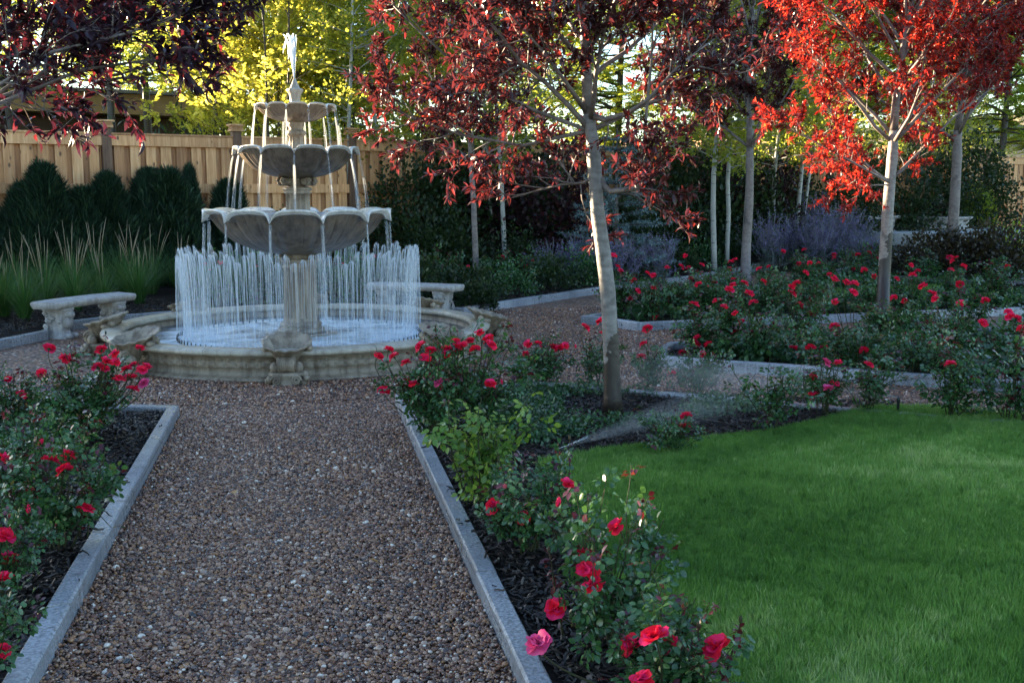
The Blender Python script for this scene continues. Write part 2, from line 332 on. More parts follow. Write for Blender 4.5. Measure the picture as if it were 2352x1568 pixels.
m, N, ramp, fin = new_mat('cedar'); co = N('TexCoord').outputs['Object']
a = N('Attribute', attribute_name='rnd').outputs['Fac']
off = N('CombineXYZ', {0: N('Math', {0: a, 1: 37.}, operation='MULTIPLY').outputs[0], 2: N('Math', {0: a, 1: 91.}, operation='MULTIPLY').outputs[0]})
vv = N('VectorMath', {0: co, 1: off.outputs[0]}, operation='ADD').outputs[0]
mp = N('Mapping', {'Vector': vv, 'Scale': (14., 14., .9)})
n1 = N('TexNoise', {'Vector': mp.outputs[0], 'Scale': 1.6, 'Detail': 7., 'Roughness': .6, 'Distortion': .8}).outputs['Fac']
n2 = N('TexNoise', {'Vector': vv, 'Scale': 1.4, 'Detail': 3.}).outputs['Fac']
vk = N('TexVoronoi', {'Vector': N('Mapping', {'Vector': vv, 'Scale': (6., 6., 3.)}).outputs[0], 'Scale': 1.})
c = ramp(n1, [(.25, (.38, .185, .08)), (.5, (.66, .38, .185)), (.75, (.84, .58, .345))])
c = mixc(N, 1., c, ramp(a, [(0, (.58, .46, .38)), (.3, (1.0, .88, .76)), (.7, (1.15, 1.06, .97)), (1, (.74, .58, .46))]), 'MULTIPLY')
c = mixc(N, 1., c, ramp(n2, [(.3, g3(.7)), (.7, g3(1.08))]), 'MULTIPLY')
c = mixc(N, ramp(vk.outputs['Distance'], [(.07, g3(.85)), (.14, g3(0))]), c, (.07, .035, .018))
b = N('Bump', {'Strength': .3, 'Distance': .004, 'Height': n1}).outputs[0]
fin(N('BsdfPrincipled', {'Base Color': c, 'Roughness': .7, 'Normal': b}).outputs[0]); M['cedar'] = m
m, N, ramp, fin = new_mat('post_timber'); co = N('TexCoord').outputs['Object']
n1 = N('TexNoise', {'Vector': N('Mapping', {'Vector': co, 'Scale': (16., 16., 1.6)}).outputs[0], 'Scale': 1.5, 'Detail': 6.}).outputs['Fac']
c = ramp(n1, [(.3, (.065, .032, .017)), (.55, (.14, .072, .040)), (.8, (.22, .125, .072))])
fin(N('BsdfPrincipled', {'Base Color': c, 'Roughness': .7}).outputs[0]); M['post'] = m

def plain(name, col, rough=.6, **kw):
    m, N, ramp, fin = new_mat(name); co = N('TexCoord').outputs['Object']
    n = N('TexNoise', {'Vector': co, 'Scale': 5., 'Detail': 5.}).outputs['Fac']
    c = mixc(N, 1., tuple(col), ramp(n, [(.3, g3(.82)), (.7, g3(1.1))]), 'MULTIPLY')
    fin(N('BsdfPrincipled', {'Base Color': c, 'Roughness': rough, **kw}).outputs[0]); return m
M['plastic'] = plain('black_plastic', (.02, .022, .025), .4)
M['fascia'] = plain('brown_fascia', (.30, .19, .085), .6)
M['housewall'] = plain('dark_house_wall', (.07, .05, .04), .8)
M['roof'] = plain('grey_roof', (.16, .15, .14), .7)
M['glass'] = plain('window_glass', (.03, .035, .04), .08)
M['pale'] = plain('pale_render', (.55, .53, .5), .8)
M['white_metal'] = plain('white_trim', (.7, .7, .68), .5)
M['leaf_dry'] = plain('fallen_leaf', (.34, .17, .05), .6)
M['petal_fallen'] = plain('fallen_petal', (.5, .05, .16), .5)

# water: pool (foam is air beaten into the water by the falling streams), streams, mist
m, N, ramp, fin = new_mat('pool_water'); co = N('TexCoord').outputs['Object']
mp = N('Mapping', {'Vector': co, 'Scale': (1., 1.6, 1.)})
n1 = N('TexNoise', {'Vector': mp.outputs[0], 'Scale': 3.2, 'Detail': 7., 'Roughness': .62, 'Distortion': .7}).outputs['Fac']
n2 = N('TexNoise', {'Vector': co, 'Scale': 16., 'Detail': 5.}).outputs['Fac']
ln = N('VectorMath', {0: co}, operation='LENGTH').outputs['Value']
rad = N('MapRange', {0: ln, 1: 1.22, 2: 1.62, 3: .0, 4: -.42}).outputs[0]
rad2 = N('MapRange', {0: ln, 1: .45, 2: .9, 3: -.06, 4: .06}).outputs[0]
s = N('Math', {0: n1, 1: rad}, operation='ADD').outputs[0]; s = N('Math', {0: s, 1: rad2}, operation='ADD').outputs[0]
f = ramp(s, [(.30, g3(.0)), (.44, g3(.45)), (.62, g3(.95))])
b = N('Bump', {'Strength': .6, 'Distance': .02, 'Height': n2}).outputs[0]
wat = N('BsdfPrincipled', {'Base Color': (.05, .075, .10), 'Roughness': .08, 'IOR': 1.33, 'Normal': b})
foam = N('BsdfPrincipled', {'Base Color': (.66, .74, .82), 'Roughness': .5, 'Normal': b})
fin(N('MixShader', {0: f, 1: wat.outputs[0], 2: foam.outputs[0]}).outputs[0]); M['pool'] = m

def water_mat(name, dens, col=(.78, .85, .92), sc=(40, 40, 3.), tr=.55):
    """aerated falling water: mostly see-through, broken by streaks of white bubbles"""
    m, N, ramp, fin = new_mat(name); co = N('TexCoord').outputs['Object']
    n1 = N('TexNoise', {'Vector': N('Mapping', {'Vector': co, 'Scale': sc}).outputs[0], 'Scale': 1., 'Detail': 4.}).outputs['Fac']
    f = ramp(n1, [(.3, g3(dens * .45)), (.7, g3(min(1, dens * 1.35)))])
    d = N('BsdfPrincipled', {'Base Color': col, 'Roughness': .35}); t = N('BsdfTranslucent', {'Color': col})
    wh = N('MixShader', {0: tr, 1: d.outputs[0], 2: t.outputs[0]})
    fin(N('MixShader', {0: f, 1: N('BsdfTransparent').outputs[0], 2: wh.outputs[0]}).outputs[0]); return m
M['stream'] = water_mat('falling_water', .13, sc=(9, 9, 1.5))
M['jet'] = water_mat('jet_water', .38, sc=(7, 7, 1.2))
M['veil'] = water_mat('fine_spray_veil', .035, sc=(6, 6, 1.))
M['plume'] = water_mat('plume_water', .6)
M['mist'] = water_mat('spray_droplet', .28, (.80, .86, .93), (6, 6, 6))
M['film'] = water_mat('water_film', .55, (.75, .80, .86), (12, 12, 12), .2)

# ------------------------------------------------------------------ stuff: many small instances on points
LIB = bpy.data.collections.new('pieces')                       # holds the source pieces; never linked into the scene
def pieces(name, meshes):
    c = bpy.data.collections.new(name)
    for i, me in enumerate(meshes):
        o = bpy.data.objects.new(f'{name}_{i:02d}', me); c.objects.link(o)
    return c
def stuff(name, P, rot, scl, coll, npieces, label, cat, rnd=None):
    P = np.asarray(P, float); n = len(P)
    me = bpy.data.meshes.new(name); me.vertices.add(n); me.vertices.foreach_set('co', P.ravel())
    def at(k, t, d):
        a = me.attributes.new(k, t, 'POINT'); a.data.foreach_set('vector' if t == 'FLOAT_VECTOR' else 'value', np.ascontiguousarray(d).ravel())
    at('rot', 'FLOAT_VECTOR', np.asarray(rot, np.float32)); at('scl', 'FLOAT', np.asarray(scl, np.float32))
    at('idx', 'INT', rng.integers(0, npieces, n).astype(np.int32)); at('rnd', 'FLOAT', (rng.random(n) if rnd is None else np.asarray(rnd)).astype(np.float32))
    o = link(name, me); tag(o, label, cat, kind='stuff')
    ng = bpy.data.node_groups.new(name, 'GeometryNodeTree')
    ng.interface.new_socket('Geometry', in_out='INPUT', socket_type='NodeSocketGeometry'); ng.interface.new_socket('Geometry', in_out='OUTPUT', socket_type='NodeSocketGeometry')
    gi = ng.nodes.new('NodeGroupInput'); go = ng.nodes.new('NodeGroupOutput'); ip = ng.nodes.new('GeometryNodeInstanceOnPoints')
    ci = ng.nodes.new('GeometryNodeCollectionInfo'); ci.inputs['Collection'].default_value = coll; ci.inputs['Separate Children'].default_value = True; ci.inputs['Reset Children'].default_value = True
    L = ng.links.new; L(gi.outputs[0], ip.inputs['Points']); L(ci.outputs[0], ip.inputs['Instance']); ip.inputs['Pick Instance'].default_value = True
    for k, t, s in (('idx', 'INT', 'Instance Index'), ('rot', 'FLOAT_VECTOR', 'Rotation'), ('scl', 'FLOAT', 'Scale')):
        na = ng.nodes.new('GeometryNodeInputNamedAttribute'); na.data_type = t; na.inputs['Name'].default_value = k
        L(na.outputs['Attribute'], ip.inputs[s])
    L(ip.outputs[0], go.inputs[0])
    o.modifiers.new('scatter', 'NODES').node_group = ng
    return o
def inside(P, poly):
    x, y = P[:, 0], P[:, 1]; r = np.zeros(len(P), bool); n = len(poly)
    for i in range(n):
        (x1, y1), (x2, y2) = poly[i][:2], poly[(i + 1) % n][:2]
        c = ((y1 > y) != (y2 > y)) & (x < (x2 - x1) * (y - y1) / (y2 - y1 + 1e-12) + x1); r ^= c
    return r
def in_view(P, m=90):
    r = P[:, 0] * math.cos(YAW) - P[:, 1] * math.sin(YAW); fw = P[:, 0] * math.sin(YAW) + P[:, 1] * math.cos(YAW)
    z = P[:, 2] - EYE; f = fw * math.cos(PITCH) - z * math.sin(PITCH); u = fw * math.sin(PITCH) + z * math.cos(PITCH)
    f = np.maximum(f, .05); px = 1176 + FPX * r / f; py = 784 - FPX * u / f
    return (f > .3) & (px > -m) & (px < 2352 + m) & (py < 1568 + m * 2)
def sow(poly, dens, z=0.):
    p = np.array([q[:2] for q in poly]); a, b = p.min(0), p.max(0)
    n = int((b - a).prod() * dens); P = np.column_stack([rng.uniform(a[0], b[0], n), rng.uniform(a[1], b[1], n), np.full(n, z)])
    P = P[inside(P, poly)]; return P[in_view(P)]

# ------------------------------------------------------------------ the ground: soil, gravel, beds, kerbs, lawn
FC = np.array([-.03, 10.85, 0.])                                # middle of the fountain
def flat(name, poly, z, mat, kind='structure'):
    me = bpy.data.meshes.new(name); me.from_pydata([(float(p[0]), float(p[1]), z) for p in poly], [], [tuple(range(len(poly)))]); me.materials.append(mat)
    return tag(link(name, me), kind=kind)
mb = MB(); X = np.concatenate([np.linspace(-400, -40, 8), np.linspace(-30, 40, 60), np.linspace(60, 400, 8)]); Y = np.concatenate([np.linspace(-60, -6, 6), np.linspace(0, 50, 50), np.linspace(60, 800, 10)])
gx, gy = np.meshgrid(X, Y, indexing='ij'); grid(mb, np.stack([gx, gy, hgt(gx, gy) - .05], -1)[:, ::-1]); tag(mb.build('ground', M['soil']), kind='structure')
flat('gravel_path', [(-9, -3), (16, -3), (16, 23), (8, 23), (2, 16.5), (-2, 16), (-6, 12)], .022, M['gravel'])

def kerb(name, pts, closed=False, wid=.078, top=.122, seg=1.9, side=1):
    """run of dressed kerb stones, the outer edge on pts"""
    P = np.array([p[:2] for p in pts], float); mb = MB(); n = len(P)
    def off(i):
        d = []
        if closed or i > 0: d.append(nrm(P[i] - P[i - 1]))
        if closed or i < n - 1: d.append(nrm(P[(i + 1) % n] - P[i]))
        nn = [np.array([-a[1], a[0]]) for a in d]; m_ = nrm(sum(nn)); return P[i] + side * m_ * wid / max(.3, np.dot(m_, nn[0]))
    Q = np.array([off(i) for i in range(n)])
    for i in range(n if closed else n - 1):
        j = (i + 1) % n; L = np.linalg.norm(P[j] - P[i]); k = max(1, round(L / seg))
        for s in range(k):
            a, b = s / k + (.0025 / L if s else .001 / L), (s + 1) / k - (.0025 / L if s < k - 1 else .001 / L)
            o1, o2, i1, i2 = P[i] + (P[j] - P[i]) * a, P[i] + (P[j] - P[i]) * b, Q[i] + (Q[j] - Q[i]) * a, Q[i] + (Q[j] - Q[i]) * b
            z1, z2 = hgt(*o1), hgt(*o2); tp = top + rng.uniform(-.004, .004); e = .008
            V = []
            nu = max(2, int(L / k / .35))
            for u in np.linspace(0, 1, nu):
                o, q = o1 + (o2 - o1) * u, i1 + (i2 - i1) * u; zz = z1 + (z2 - z1) * u; dn = nrm(q - o); jt = rng.uniform(-.0022, .0022, 4)
                V.append([(*(o + dn * jt[0]), zz - .06), (*(o + dn * jt[0]), zz + tp - e), (*(o + dn * e), zz + tp + jt[1]), (*(q - dn * e), zz + tp + jt[2]), (*q, zz + tp - e), (*q, zz - .06)])
            V = np.array(V); grid(mb, V if side < 0 else V[::-1], rnd=rng.random())
            for f in (V[0], V[-1]): mb.add(f, [(0, 1, 4, 5), (1, 2, 3, 4)], None, .5)
    return tag(mb.build(name, M['kerb'], smooth=False), kind='structure')
def bed(poly, z=.05, name='planting_bed'):
    return flat(name, poly, z, M['mulch'])
def arc(c, r, a0, a1, n=6): return [(c[0] + r * math.cos(R(a)), c[1] + r * math.sin(R(a))) for a in np.linspace(a0, a1, n)]
BED_A = [(-.85, .3), (-.865, 7.62), (-1.2, 7.74), (-1.62, 8.0), (-2.0, 8.2), (-8.5, 3.5), (-8.5, .3)]
BED_B = [(.635, .3), (.635, 7.73), (.95, 7.76), (1.3, 7.93), (1.69, 8.13), (4.54, 6.07), (9.5, 2.5), (9.5, .3)]
BED_C = [(3.06, 9.07), (3.3, 9.66), (3.47, 9.93), (10.5, 10.75), (11.5, 2.9)]
BED_D = [(3.65, 11.49), (3.40, 12.05), (3.2, 12.25), (8.7, 17.2), (11.6, 15.6), (13.5, 12.45), (8.0, 11.97)]
BED_E = [(9.0, 17.75), (9.68, 16.97), (13.2, 15.4), (17, 17), (16, 21), (12.5, 20.6)]
for b_, cl in ((BED_A, False), (BED_B, False), (BED_C, True), (BED_D, True), (BED_E, True)):
    ar = sum(b_[i][0] * b_[(i + 1) % len(b_)][1] - b_[(i + 1) % len(b_)][0] * b_[i][1] for i in range(len(b_)))
    kerb('kerb', b_, cl, side=1 if ar > 0 else -1)
    bed(b_, {id(BED_A): .085, id(BED_B): .092}.get(id(b_), .06))
BACK = [(-5.6, 6.5), (-4.2, 9.25), (-2.96, 11.33), (-2.66, 12.0), (-2.62, 12.75), (-2.1, 13.35), (-1.2, 13.85), (0, 14.05), (1.1, 13.8), (1.72, 13.42), (1.97, 13.36), (4.44, 15.8), (6.7, 17.74), (11.08, 21.5), (12.6, 22.7)]
kerb('kerb', BACK, side=1)
P = np.array(BACK); Dn = []
for i in range(len(P)):
    t = nrm(P[min(i + 1, len(P) - 1)] - P[max(i - 1, 0)]); Dn.append((-t[1], t[0]))
Dn = np.array(Dn); Dn[:4] = nrm(np.array([-1, .3])); Dn[4:10] = nrm(P[4:10] - FC[:2]); Dn[10:] = nrm(np.array([-.667, .745])); V = []
for p, d in zip(P, Dn):
    row = []
    for s in (.02, .3, .8, 1.5, 2.5, 4, 6, 9, 13):
        q = p + d * s; row.append((q[0], q[1], hgt(q[0], q[1]) + .07 + .05 * min(s, 1)))
    V.append(row)
mb = MB(); grid(mb, np.array(V)); tag(mb.build('planting_bed', M['mulch']), kind='structure')
# patio of the far fountain
PAT = gd(2150, 26.5); mb = MB(); lathe(mb, [(.01, .10), (2.9, .10), (2.9, -.3)], 48); tag(mb.build('patio', M['concrete'], loc=(PAT[0] - .3, PAT[1], PAT[2] + .02), smooth=False), kind='structure')

mb = MB(); u_ = np.linspace(0, 1, 9); V = [[(62 + math.cos(a) * 42 * (1 - q), 88 + math.sin(a) * 34 * (1 - q), -1 + 8.5 * math.sin(q * np.pi / 2) + .5 * math.sin(a * 7 + q * 9) * (q > 0)) for a in np.arange(48) * 2 * np.pi / 48] for q in u_]
grid(mb, np.array(V), closed_v=True); tag(mb.build('hill', M['dry']), kind='structure')
LAWN = [(1.18, .4), (1.16, 3.4), (1.15, 4.4), (1.2, 5.3), (1.3, 5.84), (1.65, 6.03), (2.06, 6.12), (2.85, 6.33), (3.4, 6.6), (3.92, 6.93), (4.37, 6.8), (4.9, 6.42), (5.6, 5.6), (7, 3.6), (7, .4)]
LAWN = [(x * .972, y * .972) for x, y in LAWN]
flat('lawn', LAWN, .100, M['turf'])
LAWN2 = [(6.5, 13.6), (10.5, 13.6), (10.6, 15.2), (8.3, 15.6), (6.6, 14.8)]
flat('lawn', LAWN2, .058, M['turf'])

# pebbles
def pebble():
    mb = MB(); n = 8; u = np.linspace(0, np.pi, 6); v = np.arange(n) * 2 * np.pi / n
    r = np.array([1, rng.uniform(.6, .95), rng.uniform(.4, .7)]) * .5
    V = np.stack([np.outer(np.sin(u), np.cos(v)) * r[0], np.outer(np.sin(u), np.sin(v)) * r[1], np.outer(np.cos(u), np.ones(n)) * r[2]], -1)
    V += .09 * (rng.random(V.shape) - .5); V[0] = V[0].mean(0); V[-1] = V[-1].mean(0)
    grid(mb, V[::-1], closed_v=True); return mb.mesh('pebble', M['pebble'])
peb = pieces('pebble_piece', [pebble() for _ in range(8)])
KA, KB = [(p[0], p[1]) for p in BED_A], [(p[0], p[1]) for p in BED_B]
PP = []
for poly, dn in (([(-.86, 2.4), (.64, 2.4), (.64, 5.2), (-.86, 5.2)], 11500), ([(-.86, 5.2), (.64, 5.2), (.64, 7.9), (-.86, 7.9)], 8600), ([(-4.5, 7.5), (3.2, 7.5), (3.2, 9.8), (-4.5, 9.8)], 3000), ([(1.7, 9.3), (4.2, 9.3), (4.2, 14), (1.7, 14)], 1200), ([(3., 5.5), (7, 4), (7, 8), (3., 9.4)], 1300)):
    p = sow(poly, dn); p = p[~inside(p, KA) & ~inside(p, KB) & ~inside(p, BED_C) & ~inside(p, BED_D)]
    PP.append(p[np.hypot(p[:, 0] - FC[0], p[:, 1] - FC[1]) > 1.93])
PP = np.concatenate(PP); n = len(PP); sc_ = np.clip(rng.lognormal(math.log(.0130), .36, n), .007, .036); sc_ *= np.where(PP[:, 1] > 7.9, 1.25, 1)
PP[:, 2] += .022 + rng.uniform(0, .010, n) + .004 * np.sin(PP[:, 0] * 5.1 + np.sin(PP[:, 1] * 3.3)) + .012 * np.exp(-((np.abs(PP[:, 0] + .11) - .74) / .12) ** 2) * (PP[:, 1] < 7.7)
stuff('gravel', PP, np.column_stack([rng.normal(0, .35, n), rng.normal(0, .35, n), rng.uniform(0, 6.28, n)]), sc_, peb, 8, 'wet brown and grey pebbles covering the garden path', 'gravel')

# mulch chips
def chip():
    mb = MB(); L, w_, t = rng.uniform(.025, .07), rng.uniform(.006, .016), rng.uniform(.002, .005)
    x = np.linspace(-L / 2, L / 2, 4); b = rng.normal(0, .004, (4, 2)); V = [[(a, -w_ / 2 + p, q), (a, w_ / 2 + p, q), (a, w_ / 2 + p, q + t), (a, -w_ / 2 + p, q + t)] for a, (p, q) in zip(x, b)]
    grid(mb, np.array(V), closed_v=True); return mb.mesh('chip', M['chip'], False)
chips = pieces('chip_piece', [chip() for _ in range(8)])
CP = [sow([(-2.2, 2.3), (-.94, 2.3), (-.95, 7.55), (-2.2, 7.9)], 1700, .09), sow([(.73, 2.3), (1.5, 2.3), (1.5, 7.9), (.73, 7.7)], 1700, .096), sow([(1.3, 5.6), (4, 5.6), (4.1, 6.9), (1.6, 8.0)], 1000, .096), sow(BED_C, 260, .06), sow([(-4.2, 11.0), (-3.0, 11.6), (-2.7, 12.8), (-2.1, 13.45), (-1.2, 13.95), (-2, 15.2), (-4.5, 14.5)], 420, .125), sow(BED_D, 160, .06), sow([(2.0, 13.6), (7, 18.2), (6.3, 18.9), (1.4, 14.4)], 300, .12)]
kx = rng.uniform(3, 7.5, 26); CP.append(np.column_stack([np.where(np.arange(26) % 3 > 0, .675, -.905) + rng.normal(0, .02, 26), kx, np.full(26, .125)]))
CP = np.concatenate(CP); CP = CP[~inside(CP, LAWN)]; n = len(CP); CP[:, 2] += rng.uniform(0, .012, n)
stuff('mulch', CP, np.column_stack([rng.normal(0, .3, n), rng.normal(0, .3, n), rng.uniform(0, 6.28, n)]), rng.uniform(.6, 1.3, n), chips, 8, 'dark wet bark mulch spread over the rose beds', 'mulch')

# lawn grass
def blade_tuft(nb, h, sp, wd, lean, mat):
    mb = MB(); a = rng.uniform(0, 6.28, nb); r = sp * np.sqrt(rng.random(nb)); hh = h * rng.uniform(.6, 1.15, nb); ln = lean * rng.uniform(.1, 1, nb) * hh; d = rng.uniform(0, 6.28, nb)
    for i in range(nb):
        b = np.array([r[i] * math.cos(a[i]), r[i] * math.sin(a[i]), 0]); D = np.array([math.cos(d[i]), math.sin(d[i]), 0]); W = np.array([-D[1], D[0], 0]) * wd / 2
        p1, p2 = b + D * ln[i] * .25 + (0, 0, hh[i] * .5), b + D * ln[i] + (0, 0, hh[i])
        mb.add([b - W, b + W, p1 + W * .8, p1 - W * .8, p2], [(0, 1, 2, 3)], [(3, 2, 4)])
    return mb.mesh('tuft', mat)
tufts = pieces('tuft_piece', [blade_tuft(30, .038, .032, .0028, .5, M['grass']) for _ in range(8)])
GP = sow([(1.1, 2.3), (3.4, 2.3), (3.4, 4.4), (1.1, 4.4)], 3000, .098), sow([(3.4, 2.3), (7, 2.3), (7, 4.4), (3.4, 4.4)], 2500, .098), sow([(1.1, 4.4), (7, 4.4), (7, 7), (1.1, 7)], 2300, .098)
GP = np.concatenate(GP); GP = GP[inside(GP, LAWN)]; GP2 = sow(LAWN2, 420, .056); GP = np.concatenate([GP, GP2]); n = len(GP)
pat = np.sin(GP[:, 0] * 2.1 + 1.3 * np.sin(GP[:, 1] * 1.7)) + np.sin(GP[:, 1] * 2.9 + 1.7 * np.sin(GP[:, 0] * 1.1 + 2)) + .6 * np.sin(GP[:, 0] * 7 + 3 * np.sin(GP[:, 1] * 5))
stuff('grass', GP, np.column_stack([rng.normal(0, .16, n) + .10 * pat, rng.normal(0, .16, n) - .06 * pat, rng.uniform(0, 6.28, n)]), rng.uniform(.65, 1.15, n) * (1 + .10 * pat) * np.where(np.arange(n) < n - len(GP2), 1, 1.5), tufts, 8, 'short dense green lawn grass beside the rose bed', 'grass', np.clip(.45 + .20 * pat + rng.normal(0, .20, n), 0, 1))

# ------------------------------------------------------------------ leaf templates
LEAF = (np.array([(0, 0, 0), (-.20, .33, .05), (0, .36, 0), (.20, .33, .05), (-.19, .66, .0), (0, .70, -.05), (.19, .66, .0), (0, 1, -.14)]), [(1, 2, 5, 4), (2, 3, 6, 5)], [(0, 2, 1), (0, 3, 2), (4, 5, 7), (5, 6, 7)])
SLIM = (LEAF[0] * (.78, 1, 1.5), LEAF[1], LEAF[2])
OVAL = (np.array([(0, 0, 0), (-.33, .35, .06), (0, .36, 0), (.33, .35, .06), (-.30, .68, .03), (0, .70, -.03), (.30, .68, .03), (0, 1, -.08)]), LEAF[1], LEAF[2])
DIAM = (np.array([(0, 0, 0), (-.26, .5, .05), (.26, .5, .05), (0, 1, -.05)]), None, [(0, 2, 1), (1, 2, 3)])
THIN = (np.array([(0, 0, 0), (-.11, .4, .02), (.11, .4, .02), (0, 1, -.1)]), None, [(0, 2, 1), (1, 2, 3)])
NEED = (THIN[0] * (.55, 1, 1), None, THIN[2])
ROUND = (np.array([(0, 0, 0), (-.45, .4, .07), (.45, .4, .07), (-.3, .8, .03), (.3, .8, .03), (0, 1, -.05)]), [(1, 2, 4, 3)], [(0, 2, 1), (3, 4, 5)])
def leaves(mb, T, P, D, size, Nn=None, rnd=None, mat=0):
    size = np.broadcast_to(np.asarray(size, float), (len(P),)); mb.many(T[0], T[1], T[2], frames(D, Nn) * size[:, None, None], P, rnd, mat)
def rdir(n, up=0.): return nrm(rng.normal(0, 1, (n, 3)) + (0, 0, up))

# ground cover of vinca under the roses
def vinca():
    mb = MB(); n = 26; P = np.column_stack([rng.normal(0, .06, n), rng.normal(0, .06, n), rng.uniform(.01, .11, n)]); leaves(mb, OVAL, P, rdir(n, .3), rng.uniform(.025, .045, n), np.tile((0, 0, 1.), (n, 1)) + rng.normal(0, .4, (n, 3))); return mb.mesh('vinca', M['vinca'])
vin = pieces('vinca_piece', [vinca() for _ in range(6)])
def hole(p, c, r): return np.hypot(p[:, 0] - c[0], p[:, 1] - c[1]) > r
V1 = sow([(1.05, 6.4), (1.35, 6.0), (2.05, 6.5), (2.9, 6.68), (3.2, 6.85), (2.3, 7.6), (1.65, 7.95), (1.2, 7.5)], 200, .094); V1 = V1[hole(V1, (2.15, 7.05), .48)]
V2 = sow([(-4.5, 5.8), (-1.45, 5.8), (-1.3, 6.9), (-1.9, 8.0), (-4.5, 6.5)], 190, .088)
V3 = sow([(3.6, 9.0), (5.5, 7.9), (9, 6), (9, 10.3), (4, 9.8)], 70, .05); V3 = V3[hole(V3, (6.3, 9.3), .6)]
V4 = sow([(3.9, 11.9), (3.6, 12.4), (8.6, 16.8), (11, 15.4), (9.5, 12.4)], 42, .05); V4 = V4[~inside(V4, [(6.3, 13.4), (10.7, 13.4), (10.8, 15.4), (6.4, 15)])]; V3 = np.concatenate([V3, V4])
VP = np.concatenate([V1, V2, V3]); n = len(VP)
stuff('ground_cover', VP, np.column_stack([rng.normal(0, .1, n), rng.normal(0, .1, n), rng.uniform(0, 6.28, n)]), np.concatenate([rng.uniform(.55, .9, len(V1) + len(V2)), rng.uniform(1.1, 1.9, len(V3))]), vin, 6, 'low glossy green leaves carpeting the mulch under the roses', 'ground cover')
# ------------------------------------------------------------------ the big fountain
def bowl(R_, zb, zr, ph, n=600):
    H = zr - zb
    prof = [(.16, -.02), (.20, .0), (.30, .03), (.45, .10), (.57, .19), (.68, .30), (.77, .45), (.84, .61), (.89, .75), (.92, .845), (.945, .905), (.98, .94), (1.0, .965), (1.005, .99), (.975, 1.01), (.92, 1.0), (.86, .95), (.80, .89), (.60, .86), (.10, .84)]
    am = [0, 0, .1, .25, .5, .7, .85, .95, 1, 1, 1, 1, 1, 1, 1, .9, .5, .1, 0, 0]
    mb = MB()
    def fn(th, r, z, i):
        s = np.abs(np.sin(6 * (th - ph))); k = (1 - s) ** 5.5; k2 = (1 - s) ** 4
        if i < 10: r = r * (1 - .030 * am[i] * k2) - .012 * am[i] * R_ * np.exp(-((s - .90) / .025) ** 2) * (i > 3) + .010 * R_ * am[i] * np.exp(-((s - .5) / .15) ** 2)
        elif i < 16: r = r + .02 * R_ * k * am[i]
        if 9 <= i <= 17: z = z - (.115 * R_ * k * (am[i] if i < 16 else 1)) * (.15, .4, .7, .95, 1, 1, .9, .6, .3)[i - 9] + (.030 * R_ * s ** .7 * am[i] - .014 * R_ if 10 <= i < 16 else 0)
        return r, z
    lathe(mb, [(a * R_, zb + b * H) for a, b in prof], n, fn)
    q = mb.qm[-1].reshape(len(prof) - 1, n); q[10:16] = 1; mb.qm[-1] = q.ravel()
    return mb
F = thing('tiered_fountain', 'three-tiered carved stone fountain with scalloped bowls in a round pool', 'fountain', FC)
# pool wall with an egg-and-dart band, base moulding, coping of eight stones
mb = MB()
def wall_fn(th, r, z, i):
    if i in (8, 9, 10): r = r + .016 * np.abs(np.sin(62 * th)) ** .6 - .006
    if i in (13, 14): r = r + .010 * (np.sin(124 * th) > 0)
    return r, z
lathe(mb, [(1.60, -.02), (1.845, -.02), (1.845, .028), (1.83, .042), (1.80, .05), (1.788, .06), (1.785, .115), (1.792, .12), (1.790, .128), (1.790, .145), (1.790, .158), (1.793, .164), (1.785, .168), (1.786, .176), (1.786, .196), (1.80, .205), (1.815, .216), (1.70, .216), (1.685, .10)], 992, wall_fn)
mb.build('pool_wall', M['stone'], F)
mb = MB()
for k in range(8):
    th = np.linspace(R(45 * k + 19.5) + .0012, R(45 * k + 64.5) - .0012, 34)
    pf = [(1.70, .222), (1.682, .228), (1.676, .250), (1.684, .272), (1.70, .283), (1.76, .287), (1.83, .284), (1.862, .274), (1.874, .258), (1.872, .242), (1.86, .230), (1.835, .222)]
    grid(mb, np.array([[(r * math.cos(t), r * math.sin(t), z) for r, z in pf] for t in th])[:, ::-1], closed_v=True, rnd=rng.random())
mb.build('coping', M['stone_rim'], F)
mb = MB(); th = np.linspace(0, 2 * np.pi, 181)[:-1]; V = []
for r in np.linspace(.02, 1.70, 44):
    V.append(np.stack([r * np.cos(th), r * np.sin(th), .163 + .007 * np.sin(th * 9 + r * 14) * math.exp(-((r - .95) / .45) ** 2) + .006 * rng.normal(0, 1, len(th)) * math.exp(-((r - .9) / .4) ** 2)], -1))
grid(mb, np.array(V), closed_v=True); mb.build('pool_water', M['pool'], F)
mb = MB(); box(mb, (0, 0, .115), (.50, .50, .15), R(38), .008); mb.build('plinth', M['stone'], F, smooth=False)
def flute(nf, d, rows):
    def fn(th, r, z, i):
        if i in rows: r = r - d * np.clip(1.25 * np.abs(np.sin(nf / 2 * th)) - .25, 0, 1) ** .7
        return r, z
    return fn
mb = MB(); lathe(mb, [(.05, .19), (.225, .19), (.236, .205), (.236, .222), (.222, .238), (.195, .246), (.192, .258), (.205, .268), (.206, .280), (.192, .292), (.178, .298), (.172, .31), (.02, .31)], 64); mb.build('column_base', M['stone'], F)
mb = MB(); lathe(mb, [(.168, .30), (.168, .335), (.165, .345), (.160, .60), (.156, .79), (.158, .80), (.158, .83)], 200, flute(14, .024, (2, 3, 4))); mb.build('column', M['stone'], F)
mb = MB(); lathe(mb, [(.158, .825), (.172, .832), (.172, .845), (.160, .855), (.160, .875), (.19, .89), (.196, .905), (.19, .918), (.16, .925), (.15, .94), (.17, .96), (.17, .99)], 64)
